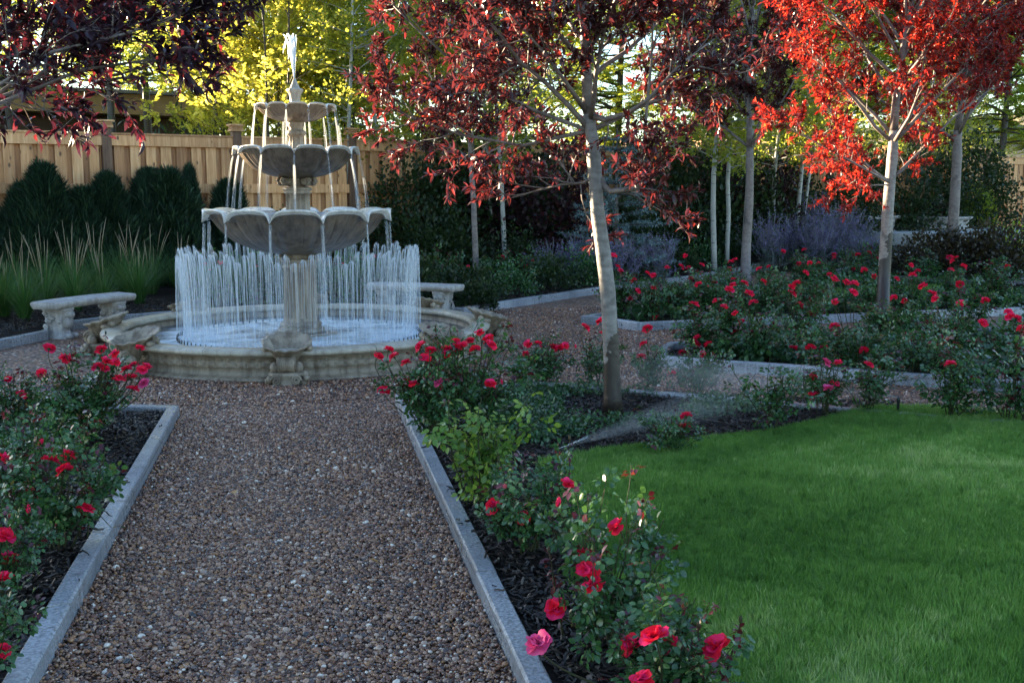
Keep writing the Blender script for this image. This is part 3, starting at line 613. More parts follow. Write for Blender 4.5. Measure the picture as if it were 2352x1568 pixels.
for k in range(4):
    a = R(45 + 90 * k); c_ = np.array([math.cos(a), math.sin(a), 0]); t_ = np.array([-c_[1], c_[0], 0])
    for sg in (-1, 1):
        q = [c_ * (.19 + .04 * (1 - u * .8) * math.cos(12 * u)) + t_ * sg * .03 + np.array([0, 0, .945 + .04 * (1 - u * .8) * math.sin(12 * u)]) for u in np.linspace(0, 1, 26)]; tube(mb, q, .013, 6)
mb.build('capital', M['stone'], F)
PH = (R(-18 + 90 - 90), R(-2), R(-12))
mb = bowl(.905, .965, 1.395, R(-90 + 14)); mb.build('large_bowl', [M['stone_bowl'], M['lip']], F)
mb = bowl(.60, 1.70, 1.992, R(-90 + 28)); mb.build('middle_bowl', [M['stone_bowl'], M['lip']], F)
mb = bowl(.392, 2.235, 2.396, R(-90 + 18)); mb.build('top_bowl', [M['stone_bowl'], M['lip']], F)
for nm, r, z in (('bowl_water', .72, 1.358), ('bowl_water', .475, 1.966), ('bowl_water', .31, 2.382)):
    mb = MB(); V = []
    for q in np.linspace(.02, r, 12): V.append(np.stack([q * np.cos(th), q * np.sin(th), np.full(len(th), z) + rng.normal(0, .004, len(th))], -1))
    grid(mb, np.array(V), closed_v=True); mb.build(nm, M['film'], F)
mb = MB(); lathe(mb, [(.05, 1.33), (.15, 1.34), (.15, 1.37), (.122, 1.385), (.118, 1.40), (.114, 1.54), (.116, 1.545), (.13, 1.552), (.13, 1.565), (.12, 1.572), (.14, 1.59), (.142, 1.605), (.12, 1.612), (.10, 1.62), (.10, 1.72)], 160, flute(14, .012, (4, 5)))
for k in range(4):
    a = R(40 + 90 * k); c_ = np.array([math.cos(a), math.sin(a), 0]); t_ = np.array([-c_[1], c_[0], 0])
    for sg in (-1, 1):
        q = [c_ * (.185 + .038 * (1 - u * .8) * math.cos(12 * u)) + t_ * sg * .028 + np.array([0, 0, 1.665 + .038 * (1 - u * .8) * math.sin(12 * u)]) for u in np.linspace(0, 1, 26)]; tube(mb, q, .014, 6)
    tube(mb, [c_ * .08 + (0, 0, 1.67), c_ * .19 + (0, 0, 1.665)], [.05, .035], 8)
mb.build('upper_column', M['stone'], F)
mb = MB(); lathe(mb, [(.04, 1.95), (.085, 1.955), (.085, 1.975), (.072, 1.985), (.068, 2.10), (.078, 2.105), (.098, 2.12), (.10, 2.14), (.085, 2.155), (.065, 2.165), (.065, 2.18), (.08, 2.20), (.085, 2.235), (.07, 2.26)], 120, flute(12, .008, (3, 4))); mb.build('top_column', M['stone'], F)
mb = MB(); lathe(mb, [(.05, 2.36), (.058, 2.375), (.05, 2.40), (.046, 2.42), (.05, 2.46), (.058, 2.50), (.07, 2.525), (.078, 2.54), (.072, 2.552), (.05, 2.555), (.042, 2.575), (.03, 2.60), (.02, 2.625), (.012, 2.645), (.003, 2.655)], 72, lambda t, r, z, i: (r * (1 + (.10 * np.abs(np.sin(5 * t)) if i in (6, 7) else 0)), z)); mb.build('finial', M['stone_rim'], F)

# eight shell spouts round the pool
def shell_meshes():
    mb = MB(); n = 112; th = np.arange(n) * 2 * np.pi / n; back = .5 - .5 * np.cos(th); V = []
    for inner in (0, 1):
        ts = np.linspace(0, 1, 12) if not inner else np.linspace(1, .25, 8)
        for t in ts:
            rr = (.050 + .088 * t ** 1.25 + .022 * max(0, t - .8) / .2) * (1 + .055 * t * np.abs(np.sin(6.5 * th))) * (.90 if inner else 1)
            z = .135 + t * (.140 + .105 * back + .012 * np.abs(np.sin(6.5 * th)) * (t > .9) - .135 * 0) - (.0 if not inner else -.006)
            V.append(np.stack([rr * np.cos(th) * 1.0 - .07 * t * back + .01, rr * np.sin(th) * 1.16, z], -1))
    V.append(np.stack([.0 * th, .0 * th, .18 + 0 * th], -1)); grid(mb, np.array(V), closed_v=True)
    for sg in (-1, 1): blob(mb, (-.055, sg * .165, .275), (.045, .032, .030), 10, .2); blob(mb, (-.10, sg * .155, .30), (.035, .030, .032), 10, .25)
    a = mb.mesh('shell', M['stone'])
    mb = MB(); V = []
    for y in np.linspace(-.062, .062, 40):
        r = .058 * (1 - .30 * (1 - (abs(y) / .062) ** 2) * .35) * (1 - .05 * abs(math.sin(y * 220))); V.append([(.115 + r * math.cos(q), y, .175 + 1.15 * r * math.sin(q)) for q in np.arange(20) * 2 * np.pi / 20])
    V = [[(.115, -.062, .175)] * 20] + V + [[(.115, .062, .175)] * 20]; grid(mb, np.array(V), closed_v=True)
    for sg in (-1, 1):
        blob(mb, (.085, sg * .088, .145), (.048, .040, .050), 12)
        q = [(.115 + .05 * (1 - u * .85) * math.cos(13 * u), sg * .064, .175 + .055 * (1 - u * .85) * math.sin(13 * u)) for u in np.linspace(0, 1, 30)]; tube(mb, q, .008, 5)
    b = mb.mesh('scroll', M['stone'])
    mb = MB(); V = []
    for z, sx, sy in ((-.02, .12, .12), (.0, .125, .125), (.02, .12, .12), (.05, .10, .115), (.085, .11, .13), (.105, .12, .14), (.115, .10, .12), (.12, .02, .02)):
        a_ = np.arange(32) * 2 * np.pi / 32; V.append(np.stack([.06 + sx * np.sign(np.cos(a_)) * np.abs(np.cos(a_)) ** .6, sy * np.sign(np.sin(a_)) * np.abs(np.sin(a_)) ** .6, np.full(32, z)], -1))
    grid(mb, np.array(V), closed_v=True)
    for sg in (-1, 1):
        q = [(.178, sg * (.075 + .038 * (1 - u * .85) * math.cos(13 * u)), .060 + .038 * (1 - u * .85) * math.sin(13 * u)) for u in np.linspace(0, 1, 34)]; tube(mb, q, .0085, 6)
        for k in range(5): blob(mb, (.10 + rng.uniform(-.05, .05), sg * (.135 + rng.uniform(-.02, .02)), rng.uniform(.03, .10)), rng.uniform(.02, .038, 3), 8, .3)
    c = mb.mesh('scroll_base', M['stone']); return a, b, c
sm = shell_meshes()
for k in range(8):
    a = R(45 * k - 3.5); p = (1.885 * math.cos(a), 1.885 * math.sin(a), 0)
    s_ = link('shell_spout', sm[0], F, p, (0, 0, a), 1.06); link('scroll', sm[1], s_); link('scroll_base', sm[2], s_)

# the spray ring, its jets, the overflow streams, the plume
mb = MB(); tube(mb, [(1.19 * math.cos(t), 1.19 * math.sin(t), .150) for t in np.linspace(0, 2 * np.pi, 121)], .012, 6, False)
for k in range(98): a = k / 98 * 2 * np.pi; tube(mb, [(1.19 * math.cos(a), 1.19 * math.sin(a), .15), (1.185 * math.cos(a), 1.185 * math.sin(a), .20)], [.007, .005], 5)
mb.build('spray_ring', M['plastic'], F)
def jet_mesh():
    H = rng.uniform(.835, .87); mb = MB(); xa = -.035 + rng.normal(0, .012); ya = rng.normal(0, .014)
    a = np.linspace(0, 1, 9); tube(mb, np.stack([xa * a ** 1.5, ya * a, (H - .012) * (1 - (1 - a) ** 2)], -1), np.linspace(.0016, .0030, 9), 5)
    for off in (-.021, -.010, .001, .012, .022):
        o_ = off + rng.normal(0, .003); ox = rng.normal(0, .008); hh = H - 38 * o_ * o_ - rng.uniform(0, .012); b = np.linspace(0, 1, 16) ** 1.25; xe, ye = xa - rng.uniform(.02, .10), ya + o_ * rng.uniform(1.6, 3.2)
        tube(mb, np.stack([xa + ox + (xe - xa - ox) * b, ya + o_ + (ye - ya - o_) * b, hh * (1 - b ** 2)], -1), .0012 + .0034 * np.exp(-(b / .22) ** 2) + .0006 * (1 - b), 5, True)
    for q in range(3): blob(mb, (xa + rng.normal(0, .006), ya + rng.normal(0, .012), H - .012 - .02 * q), (.010, .014, .016), 7, .15, None, 1)
    t = np.linspace(0, 1, 14) ** 1.4
    for k in (-1, 1): tube(mb, np.stack([xa - .05 * t, ya + k * .035 * np.sqrt(t) * .8, H * (.995 - t ** 2)], -1), .006 + .012 * np.minimum(1, t * 5) * (1 - .5 * t), 7, True, None, 0, 1)
    return mb.mesh('water_jet', [M['jet'], M['veil']])
jm = [jet_mesh() for _ in range(9)]
for k in range(98):
    a = k / 98 * 2 * np.pi + rng.normal(0, .006); link('water_jet', jm[rng.integers(9)], F, (1.185 * math.cos(a), 1.185 * math.sin(a), .175), (0, 0, a), (1, 1, rng.uniform(.985, 1.02) * (1 if rng.random() < .72 else rng.uniform(.88, .94))))
def stream_mesh(dx, H, w, ns):
    mb = MB()
    for k in range(ns):
        t = np.linspace(0, 1, 12); y0 = rng.normal(0, w * .4); x0 = rng.normal(0, w * .3); ex = dx * rng.uniform(.8, 1.2)
        tube(mb, np.stack([x0 + ex * t + .004 * np.sin(t * 9 + k), y0 * (1 + t * .8) + .003 * np.sin(t * 11 + 2 * k), -H * (t * .35 + .65 * t ** 2)], -1), w * rng.uniform(.18, .4) * (1.0 - .25 * t), 6, True)
    t = np.linspace(0, 1, 12); tube(mb, np.stack([dx * t, 0 * t, -H * (t * .35 + .65 * t ** 2)], -1), w * (.9 + .8 * t), 8, True, None, 0, 1)
    return mb.mesh('overflow_stream', [M['stream'], M['veil']])
for R_, z, dx, H, w, ph, ns in ((.90, 1.275, .04, 1.11, .016, R(-90 + 14), 4), (.60, 1.91, .08, .55, .011, R(-90 + 28), 3), (.392, 2.34, .045, .385, .008, R(-90 + 18), 3)):
    vm = [stream_mesh(dx, H, w, ns + (i % 2)) for i in range(4)]
    for k in range(12):
        a = ph + k * np.pi / 6; link('overflow_stream', vm[k % 4], F, (R_ * math.cos(a), R_ * math.sin(a), z), (0, 0, a))
mb = MB()
for k in range(34):
    a, s = rng.uniform(0, 6.28), rng.uniform(.005, .09); H = rng.uniform(.25, .44); t = np.linspace(0, 1, 14)
    x = s * t * math.cos(a) - .03 * t; y = s * t * math.sin(a); z = 2.63 + H * 4 * (t * .78 * (1 - t * .78)) if k % 2 else 2.63 + H * (1 - (1 - t) ** 2)
    tube(mb, np.stack([x, y, z], -1), .003 + .006 * np.sin(np.pi * t), 5)
mb.build('plume', M['plume'], F)

# ------------------------------------------------------------------ stone benches
def bench_meshes():
    mb = MB(); r0 = 2.9; pf = [(-.155, .325), (.155, .325), (.172, .34), (.188, .36), (.194, .378), (.19, .392), (.17, .402), (-.17, .402), (-.19, .392), (-.194, .378), (-.188, .36), (-.172, .34)]
    V = []
    for t in np.linspace(-.205, .205, 60):
        e = 1 - .10 * max(0, (abs(t) - .185) / .02); V.append([((r0 + u * e) * math.cos(t) - r0, (r0 + u * e) * math.sin(t), z + .0035 * math.sin(t * 260) * (abs(u) > .186)) for u, z in pf])
    V = [[(r0 * math.cos(-.205) - r0, r0 * math.sin(-.205), .365)] * 12] + V + [[(r0 * math.cos(.205) - r0, r0 * math.sin(.205), .365)] * 12]
    grid(mb, np.array(V)[:, ::-1], closed_v=True); a = mb.mesh('seat', M['stone_grey'])
    mb = MB(); V = []; an = np.arange(28) * 2 * np.pi / 28
    for z, sx, sy in ((-.03, .165, .105), (.02, .165, .105), (.035, .155, .095), (.05, .125, .075), (.10, .105, .07), (.15, .115, .072), (.20, .135, .08), (.25, .14, .085), (.285, .145, .088), (.30, .16, .10), (.326, .165, .105), (.326, .01, .01)):
        V.append(np.stack([sx * np.sign(np.cos(an)) * np.abs(np.cos(an)) ** .55, sy * np.sign(np.sin(an)) * np.abs(np.sin(an)) ** .55, np.full(28, z)], -1))
    grid(mb, np.array(V), closed_v=True)
    blob(mb, (-.12, 0, .175), (.062, .068, .075), 12); blob(mb, (-.135, 0, .262), (.058, .062, .045), 12, .15); blob(mb, (-.185, 0, .255), (.022, .026, .02), 8); blob(mb, (-.17, 0, .232), (.026, .03, .014), 8)
    for sg in (-1, 1):
        blob(mb, (-.16, sg * .036, .278), (.018, .014, .012), 8); blob(mb, (-.10, sg * .07, .29), (.03, .02, .025), 8, .3); blob(mb, (-.15, sg * .05, .03), (.05, .035, .035), 8, .2)
        for k in range(7): blob(mb, (rng.uniform(-.1, .1), sg * rng.uniform(.07, .085), rng.uniform(.16, .28)), rng.uniform(.018, .034, 3), 7, .3)
        q = [(.09 + .03 * (1 - u * .8) * math.cos(12 * u), sg * .09, .12 + .035 * (1 - u * .8) * math.sin(12 * u)) for u in np.linspace(0, 1, 24)]; tube(mb, q, .010, 5)
    return a, mb.mesh('leg', M['stone_grey'])
BM = bench_meshes()
def bench(ang, r, label, half=.135, z=0, c=FC):
    a = R(ang); p = c[:2] + r * np.array([math.cos(a), math.sin(a)]); t = thing('stone_bench', label, 'bench', (*p, z), a, 'curved stone benches')
    link('seat', BM[0], t)
    for sg in (-1, 1): q = sg * half; link('leg', BM[1], t, (2.9 * math.cos(q) - 2.9, 2.9 * math.sin(q), 0), (0, 0, q))
bench(145, 2.86, 'curved stone bench on carved legs in front of the tall ornamental grasses', z=.02)
bench(62, 2.98, 'curved stone bench behind the pool beside a clipped round box bush', z=.02)

# ------------------------------------------------------------------ cedar fence
F0, FD = np.array([-2.95, 17.9]), nrm(np.array([.926, .378])); FN = np.array([FD[1], -FD[0]]); FA = math.atan2(FD[1], FD[0])
fen = thing('cedar_fence', 'tall cedar board fence with capped brown posts behind the garden', 'fence', (*F0, 0), FA)
SP = 2.07; boards_src = []
def post_m():
    mb = MB(); box(mb, (0, 0, 1.2), (.14, .14, 2.66)); a = mb.mesh('post', M['post'], False)
    mb = MB(); box(mb, (0, 0, 2.555), (.20, .20, .045), 0, .006, .2); box(mb, (0, 0, 2.60), (.18, .18, .03), 0, .004, .9); box(mb, (0, 0, 2.635), (.235, .235, .03), 0, .006, .4); return a, mb.mesh('cap', M['cedar'], False)
pm = post_m()
for k in range(-4, 15):
    p_ = link('post', pm[0], fen, (k * SP, -.02, 0)); link('cap', pm[1], p_)
    if k == 14: break
    x0 = k * SP + .07; L = SP - .14
    mb = MB(); nb = 8; pit = L / nb
    for i in range(nb): box(mb, (x0 + pit * (i + .5) + rng.normal(0, .004), -.013, 1.14), (.155 + rng.normal(0, .006), .018, 2.30), 0, 0, rng.random())
    for i in range(nb + 1): box(mb, (min(max(x0 + pit * i, x0 + .06), x0 + L - .06), .035, 1.14), (.15, .018, 2.30), 0, 0, rng.uniform(0, .16))  # back boards toned darker, the shade of the recess put into their colour
    mb.build('boards', M['cedar'], fen, False)
    for z, h in ((2.345, .165), (1.60, .15)):
        mb = MB(); box(mb, (x0 + L / 2, -.045, z), (L, .035, h), 0, .004, rng.random())
        if z > 2: box(mb, (x0 + L / 2, -.005, 2.444), (L, .15, .03), 0, .003, rng.uniform(0, .25))
        mb.build('top_rail' if z > 2 else 'middle_rail', M['cedar'], fen, False)

# ------------------------------------------------------------------ neighbouring house
a_, b_ = dp(272, 215, 34.), dp(484, 225, 35.6); hd = nrm((b_ - a_)[:2]); hn = np.array([hd[1], -hd[0]]); HA = math.atan2(hd[1], hd[0])
hs = thing('house', 'low neighbouring house with a broad brown fascia beyond the fence', 'house', (a_[0], a_[1], 0), HA)
mb = MB(); box(mb, (-13, 6.2, 1.9), (33, 10, 3.9)); mb.build('wall', M['housewall'], hs, False)
mb = MB(); box(mb, (-13, 5.5, 4.19), (36.6, 11, .62), 0, .01); mb.build('fascia', M['fascia'], hs, False)
mb = MB(); box(mb, (-13, 5.5, 4.56), (36.9, 11.3, .10), 0, .02); r_ = mb.build('roof', M['roof'], hs, False)
mb = MB(); box(mb, (-21.5, 6.4, 5.05), (30, 9, .90)); mb.build('shade_storey', M['housewall'], hs, False)  # added storey out of view, sized to keep the sun off the garden
mb = MB(); box(mb, (-21.5, 6.4, 5.56), (31, 10, .14), 0, .02); mb.build('shade_roof', M['roof'], hs, False)  # unseen roof of the added shading storey
for x in (-24, -18, -11, -4, 1.0):
    mb = MB(); box(mb, (x, 1.17, 1.9), (1.8, .08, 1.5)); f_ = mb.build('window', M['white_metal'], hs, False); mb = MB(); box(mb, (x, 1.115, 1.9), (1.62, .03, 1.32)); mb.build('pane', M['glass'], f_, False)
# ------------------------------------------------------------------ purple-leaved plum trees
def wander(p, d, L, n, amp, up):
    P = [np.array(p, float)]; d = nrm(np.array(d, float))
    for i in range(n):
        d = nrm(d + rng.normal(0, amp, 3) + np.array([0, 0, up])); P.append(P[-1] + d * L / n)
    return np.array(P), d
def plum_tree(label, trunk, r0, zt, rad, nl, bark, leaf=.092, dens=9, limbs=(), side=None, name='plum_tree', mat='plum_leaf'):
    """trunk: world points from foot to fork; zt: crown top; rad: crown half width"""
    T = np.array(trunk, float); o = T[0].copy(); T = T - o
    t = thing(name, label, 'tree', o, 0, 'purple-leaved trees')
    # swelling at the foot and smooth line
    k = len(T); u = np.linspace(0, 1, 26); tt = np.stack([np.interp(u, np.linspace(0, 1, k), T[:, c]) for c in range(3)], -1)
    for _ in range(2): tt[1:-1] = (tt[:-2] + 2 * tt[1:-1] + tt[2:]) / 4
    rr = r0 * (1 - .32 * u) + r0 * .42 * np.exp(-u / .03) + r0 * .10 * np.exp(-((u - .80) / .05) ** 2)
    mb = MB(); tube(mb, tt, rr, 18, True, .5, .05); mb.build('trunk', bark, t)
    bb, lb = MB(), MB(); zf = tt[-1, 2]; H = zt - o[2]
    lead, _ = wander(tt[-1], (rng.normal(0, .06), rng.normal(0, .06), 1), H - zf, 9, .05, .1)
    tube(bb, lead, np.linspace(rr[-1], .008, len(lead)), 8)
    starts = []
    for i in range(nl):
        f = (i / nl) ** 1.15 * .85; p = np.array([np.interp(f * (len(lead) - 1), np.arange(len(lead)), lead[:, c]) for c in range(3)])
        if f < .10: p = tt[-1 - rng.integers(0, 3)].copy()
        az = i * 2.4 + rng.normal(0, .3); inc = R(rng.uniform(38, 66) if f < .35 else rng.uniform(25, 50))
        d = np.array([math.sin(inc) * math.cos(az), math.sin(inc) * math.sin(az), math.cos(inc)])
        if side is not None: d = nrm(d + np.array(side) * .45)
        L = rad * rng.uniform(.8, 1.15) * (1 - .45 * f) / max(.6, math.sin(inc)) * .85
        starts.append((wander(p, d, L, 7, .10, .03)[0], rr[-1] * (.50 - .22 * f)))
    for lp, lr in limbs: starts.append((np.array(lp, float) - o, lr))
    twigs = []
    for lp, lr in starts:
        tube(bb, lp, np.linspace(lr, .004, len(lp)), 6); Ll = np.linalg.norm(np.diff(lp, axis=0), axis=1).sum()
        for j in range(max(4, int(Ll * 11))):
            f = rng.uniform(.22, 1); x = f * (len(lp) - 1); i0 = min(int(x), len(lp) - 2); p = lp[i0] + (lp[i0 + 1] - lp[i0]) * (x - i0)
            d = nrm(nrm(lp[i0 + 1] - lp[i0]) * .8 + rng.normal(0, .62, 3) + (0, 0, .15)); L = rng.uniform(.25, .60) * (1.15 - .5 * f)
            b2, _ = wander(p, d, L, 4, .14, .05); tube(bb, b2, np.linspace(.0055, .002, 5), 4)
            for q in range(rng.integers(4, 7)):
                g_ = rng.uniform(.25, 1); xx = g_ * 4; i1 = min(int(xx), 3); p2 = b2[i1] + (b2[i1 + 1] - b2[i1]) * (xx - i1)
                b3, _ = wander(p2, nrm(nrm(b2[i1 + 1] - b2[i1]) + rng.normal(0, .6, 3) + (0, 0, .2)), rng.uniform(.10, .24), 3, .12, .08); twigs.append(b3)
            twigs.append(b2[-3:])
    for b3 in twigs:
        tube(bb, b3, np.linspace(.003, .0015, len(b3)), 3, False)
        n = rng.integers(dens, dens + 5); f = np.sqrt(rng.random(n)); x = f * (len(b3) - 1); i0 = np.minimum(x.astype(int), len(b3) - 2)
        P = b3[i0] + (b3[i0 + 1] - b3[i0]) * (x - i0)[:, None]; ax = nrm(b3[-1] - b3[0])
        D = nrm(ax * .75 + rng.normal(0, .62, (n, 3)) + (0, 0, .05)); base = rng.random() * .5
        leaves(lb, SLIM, P, D, leaf * rng.uniform(.6, 1.15, n), None, np.clip(base + rng.random(n) * .5, 0, 1))
    cr = bb.build('branches', M['plum_bark'], t); lb.build('foliage', M[mat], t); return t
D1 = depth_of(*gp(1408, 955, .09)[:2])
T1 = [gp(1408, 955, .09), dp(1404, 800, D1), dp(1396, 660, D1), dp(1383, 560, D1), dp(1371, 480, D1), dp(1368, 420, D1), dp(1362, 330, D1), dp(1352, 262, D1)]
low = [dp(1378, 408, D1), dp(1388, 428, D1), dp(1402, 440, D1 - .05), dp(1432, 437, D1 - .1), dp(1466, 431, D1 - .15), dp(1473, 405, D1 - .18), dp(1480, 330, D1 - .2), dp(1487, 230, D1 - .25), dp(1496, 140, D1 - .2), dp(1500, 40, D1 - .2), dp(1496, -60, D1 - .1)]
low2 = [dp(1372, 402, D1), dp(1340, 420, D1 + .1), dp(1290, 424, D1 + .2), dp(1225, 440, D1 + .3), dp(1150, 462, D1 + .35)]
low3 = [dp(1352, 265, D1), dp(1390, 275, D1 - .1), dp(1440, 262, D1 - .25), dp(1490, 228, D1 - .4), dp(1560, 150, D1 - .5), dp(1640, 90, D1 - .5)]
low4 = [dp(1350, 262, D1), dp(1300, 190, D1 - .2), dp(1240, 110, D1 - .3), dp(1160, 20, D1 - .4)]
low5 = [dp(1352, 300, D1), dp(1230, 255, D1 + .1), dp(1080, 180, D1), dp(950, 60, D1 - .1), dp(900, 10, D1 - .1)]
low6 = [dp(1352, 300, D1), dp(1200, 335, D1 + .3), dp(1060, 310, D1 + .4), dp(940, 270, D1 + .5), dp(880, 240, D1 + .5)]
plum_tree('purple-leaved tree with a leaning grey trunk in the bed beside the lawn', T1, .056, 4.0, 1.3, 18, M['plum_bark_wet'], .070, 14, [(low, .024), (low2, .012), (low3, .024), (low4, .018), (low5, .016), (low6, .014)])
D3 = depth_of(6.86, 11.88)
T3 = [gp(2026, 742, .03), dp(2030, 640, D3), dp(2036, 540, D3), dp(2040, 470, D3), dp(2046, 400, D3), dp(2050, 360, D3), dp(2053, 300, D3)]
l1 = [dp(2044, 418, D3), dp(2025, 408, D3 - .1), dp(1990, 380, D3 - .2), dp(1950, 330, D3 - .3), dp(1910, 260, D3 - .4), dp(1880, 170, D3 - .4)]
l2 = [dp(2046, 410, D3), dp(2070, 392, D3), dp(2120, 340, D3), dp(2190, 270, D3 + .1), dp(2280, 200, D3 + .2)]
l3 = [dp(2042, 425, D3), dp(2010, 425, D3 - .2), dp(1970, 432, D3 - .3), dp(1925, 420, D3 - .4)]
l4 = [dp(2044, 420, D3), dp(1980, 385, D3 - .6), dp(1880, 330, D3 - .8), dp(1790, 280, D3 - 1)]
plum_tree('red-lit tree with a sunlit pale trunk dark and wet at its foot', T3, .078, 4.6, 1.75, 26, M['plum_bark_wet2'], .072, 11, [(l1, .03), (l2, .03), (l3, .012), (l4, .018)], mat='backlit_leaf')
D2 = depth_of(7.26, 16.95)
T2 = [gp(1712, 655, .03), dp(1714, 560, D2), dp(1720, 480, D2), dp(1722, 420, D2), dp(1722, 380, D2), dp(1722, 340, D2)]
plum_tree('shaded purple-leaved tree rising from the roses in front of the aspens', T2, .082, 5.2, 1.5, 16, M['plum_bark'], .085, 11)
D4 = 18.5
T4 = [gd(2182, D4), dp(2186, 560, D4), dp(2192, 470, D4), dp(2196, 400, D4), dp(2198, 360, D4), dp(2200, 300, D4)]
plum_tree('tree with ringed bark growing from the bronze hedge near the far patio', T4, .10, 5.2, 1.9, 18, M['plum_bark'], .085, 12, mat='backlit_leaf')
D0 = 17.0
T0 = [gd(1094, D0), dp(1093, 600, D0), dp(1090, 520, D0), dp(1088, 470, D0), dp(1085, 420, D0), dp(1082, 380, D0)]
plum_tree('slender purple-leaved tree behind the bench with the clipped box bush', T0, .052, 4.4, 1.25, 13, M['plum_bark'], .085, 11)
DL = 6.7
TL = [gd(-190, DL), dp(-190, 700, DL), dp(-195, 550, DL), dp(-200, 430, DL), dp(-200, 320, DL)]
L1 = [dp(-200, 320, DL), dp(-60, 262, DL - .2), dp(80, 205, DL - .3), dp(190, 160, DL - .3), dp(330, 140, DL - .2), dp(450, 130, DL - .1)]
L2 = [dp(-200, 330, DL), dp(-60, 250, DL), dp(60, 200, DL), dp(160, 110, DL + .1), dp(260, 30, DL + .2), dp(340, -40, DL + .2)]
L3 = [dp(-200, 420, DL), dp(-100, 400, DL - .3), dp(0, 370, DL - .4), dp(60, 350, DL - .5)]
L4 = [dp(-200, 360, DL), dp(-40, 220, DL - .4), dp(120, 120, DL - .5), dp(280, 80, DL - .5), dp(400, 40, DL - .4), dp(520, 0, DL - .3)]
L5 = [dp(-200, 360, DL), dp(-60, 150, DL - .2), dp(60, 40, DL - .2), dp(150, -60, DL)]
plum_tree('dark plum-leaved boughs hanging in front of the cedar fence', TL, .06, 4.4, 1.2, 9, M['plum_bark'], .088, 8, [(L1, .016), (L2, .018), (L4, .015), (L5, .018)], side=(.35, -.05, .5), mat='shaded_plum')

# ------------------------------------------------------------------ leafy trees behind
def spray_t(kind):
    """a twig with leaves along +Y: list of arrays for MB.add"""
    mb = MB()
    if kind == 'locust':                                        # feathery, hanging in layers
        n = 11; y = np.linspace(.1, 1, n)
        for s in (-1, 1): leaves(mb, DIAM, np.column_stack([0 * y, y, -.25 * y ** 2]), np.column_stack([s * np.ones(n), np.full(n, .45), rng.normal(-.15, .15, n)]), .26 * (1 - .4 * y), np.tile((0, 0, 1.), (n, 1)) + rng.normal(0, .3, (n, 3)))
    elif kind == 'willow':
        n = 12; y = np.linspace(.05, 1, n); leaves(mb, LEAF, np.column_stack([rng.normal(0, .01, n), y, -.15 * y ** 2]), np.column_stack([rng.choice([-1, 1], n) * .8, np.full(n, .7), rng.normal(-.1, .3, n)]), rng.uniform(.30, .42, n))
    else:
        n = 10; leaves(mb, ROUND, np.column_stack([rng.normal(0, .18, n), rng.uniform(0, 1, n), rng.normal(0, .18, n)]), rdir(n, -.4), rng.uniform(.22, .32, n))
    return np.concatenate(mb.v), (np.concatenate(mb.q) if mb.q else None), (np.concatenate(mb.t) if mb.t else None), np.concatenate(mb.r)
SPR = {k: [spray_t(k) for _ in range(4)] for k in ('locust', 'willow', 'aspen')}
def place(mb, kind, P, D, size):
    Mx = frames(D) * np.broadcast_to(np.asarray(size, float), (len(P),))[:, None, None]; sel = rng.integers(0, 4, len(P)); b = rng.random(len(P))
    for s in range(4):
        i = np.where(sel == s)[0]
        if len(i) == 0: continue
        v, q, t, r = SPR[kind][s]; k0 = mb.n; mb.many(v, q, t, Mx[i], P[i], b[i]); mb.r[-1] = np.clip(mb.r[-1] * .55 + np.tile(r, len(i)) * .45, 0, 1)
def crown_mesh(kind, mat, H, z0, rad, nclump, nspray, size, r0, bark, lean=.04, multi=1, flatc=.55, nlimb=None, up=.0):
    """trunk mesh (with limbs) and foliage mesh of one tree"""
    tb, fb = MB(), MB()
    for s in range(multi):
        d0 = np.array([rng.normal(0, lean), rng.normal(0, lean), 1]) if multi == 1 else np.array([rng.normal(0, .26), rng.normal(0, .26), 1])
        st = (0, 0, -.1) if multi == 1 else (rng.normal(0, .12), rng.normal(0, .12), -.1)
        P, _ = wander(st, d0, H, 12, .03, .05); tube(tb, P, np.linspace(r0, .012, len(P)), 9, True, .5)
        for c in range(nclump):
            f = rng.random() ** .8; z = z0 + (H - z0) * f; x = z / H * 12; i0 = min(int(x), 11); p = P[i0] + (P[i0 + 1] - P[i0]) * min(1, x - i0)
            az = rng.uniform(0, 6.28); R_ = rad * (math.sin(np.pi * min(.98, .16 + .80 * f)) ** .7) * rng.uniform(.45, 1.05)
            tip = p + np.array([math.cos(az) * R_, math.sin(az) * R_, R_ * rng.uniform(.0, .55) + up])
            b, _ = wander(p, tip - p, np.linalg.norm(tip - p), 5, .12, .0)
            if nlimb is None or c < nlimb: tube(tb, b, np.linspace(max(.008, r0 * .25), .004, 6), 4, False, .3)
            m_ = rng.poisson(nspray); g_ = np.sqrt(rng.random(m_)); xi = g_ * 5; i1 = np.minimum(xi.astype(int), 4)
            Q = b[i1] + (b[i1 + 1] - b[i1]) * (xi - i1)[:, None] + rng.normal(0, rad * .10, (m_, 3)) * (1, 1, flatc)
            D = nrm(nrm(b[-1] - b[0]) * .6 + rng.normal(0, .6, (m_, 3)) * (1, 1, flatc) + (0, 0, up * .5)); place(fb, kind, Q, D, size * rng.uniform(.6, 1.2, m_))
    return tb.mesh('trunk', bark), fb.mesh('foliage', mat)
def tree(name, label, meshes, pos, rz=0, s=1, group=None):
    t = thing(name, label, 'tree', pos, rz, group); t.scale = (s, s, s); link('trunk', meshes[0], t); link('foliage', meshes[1], t); return t
ASP = [crown_mesh('aspen', M['aspen_leaf'], 7.4, 1.9, 1.3, 64, 10, .24, .052, M['aspen_bark'], .018) for _ in range(3)]
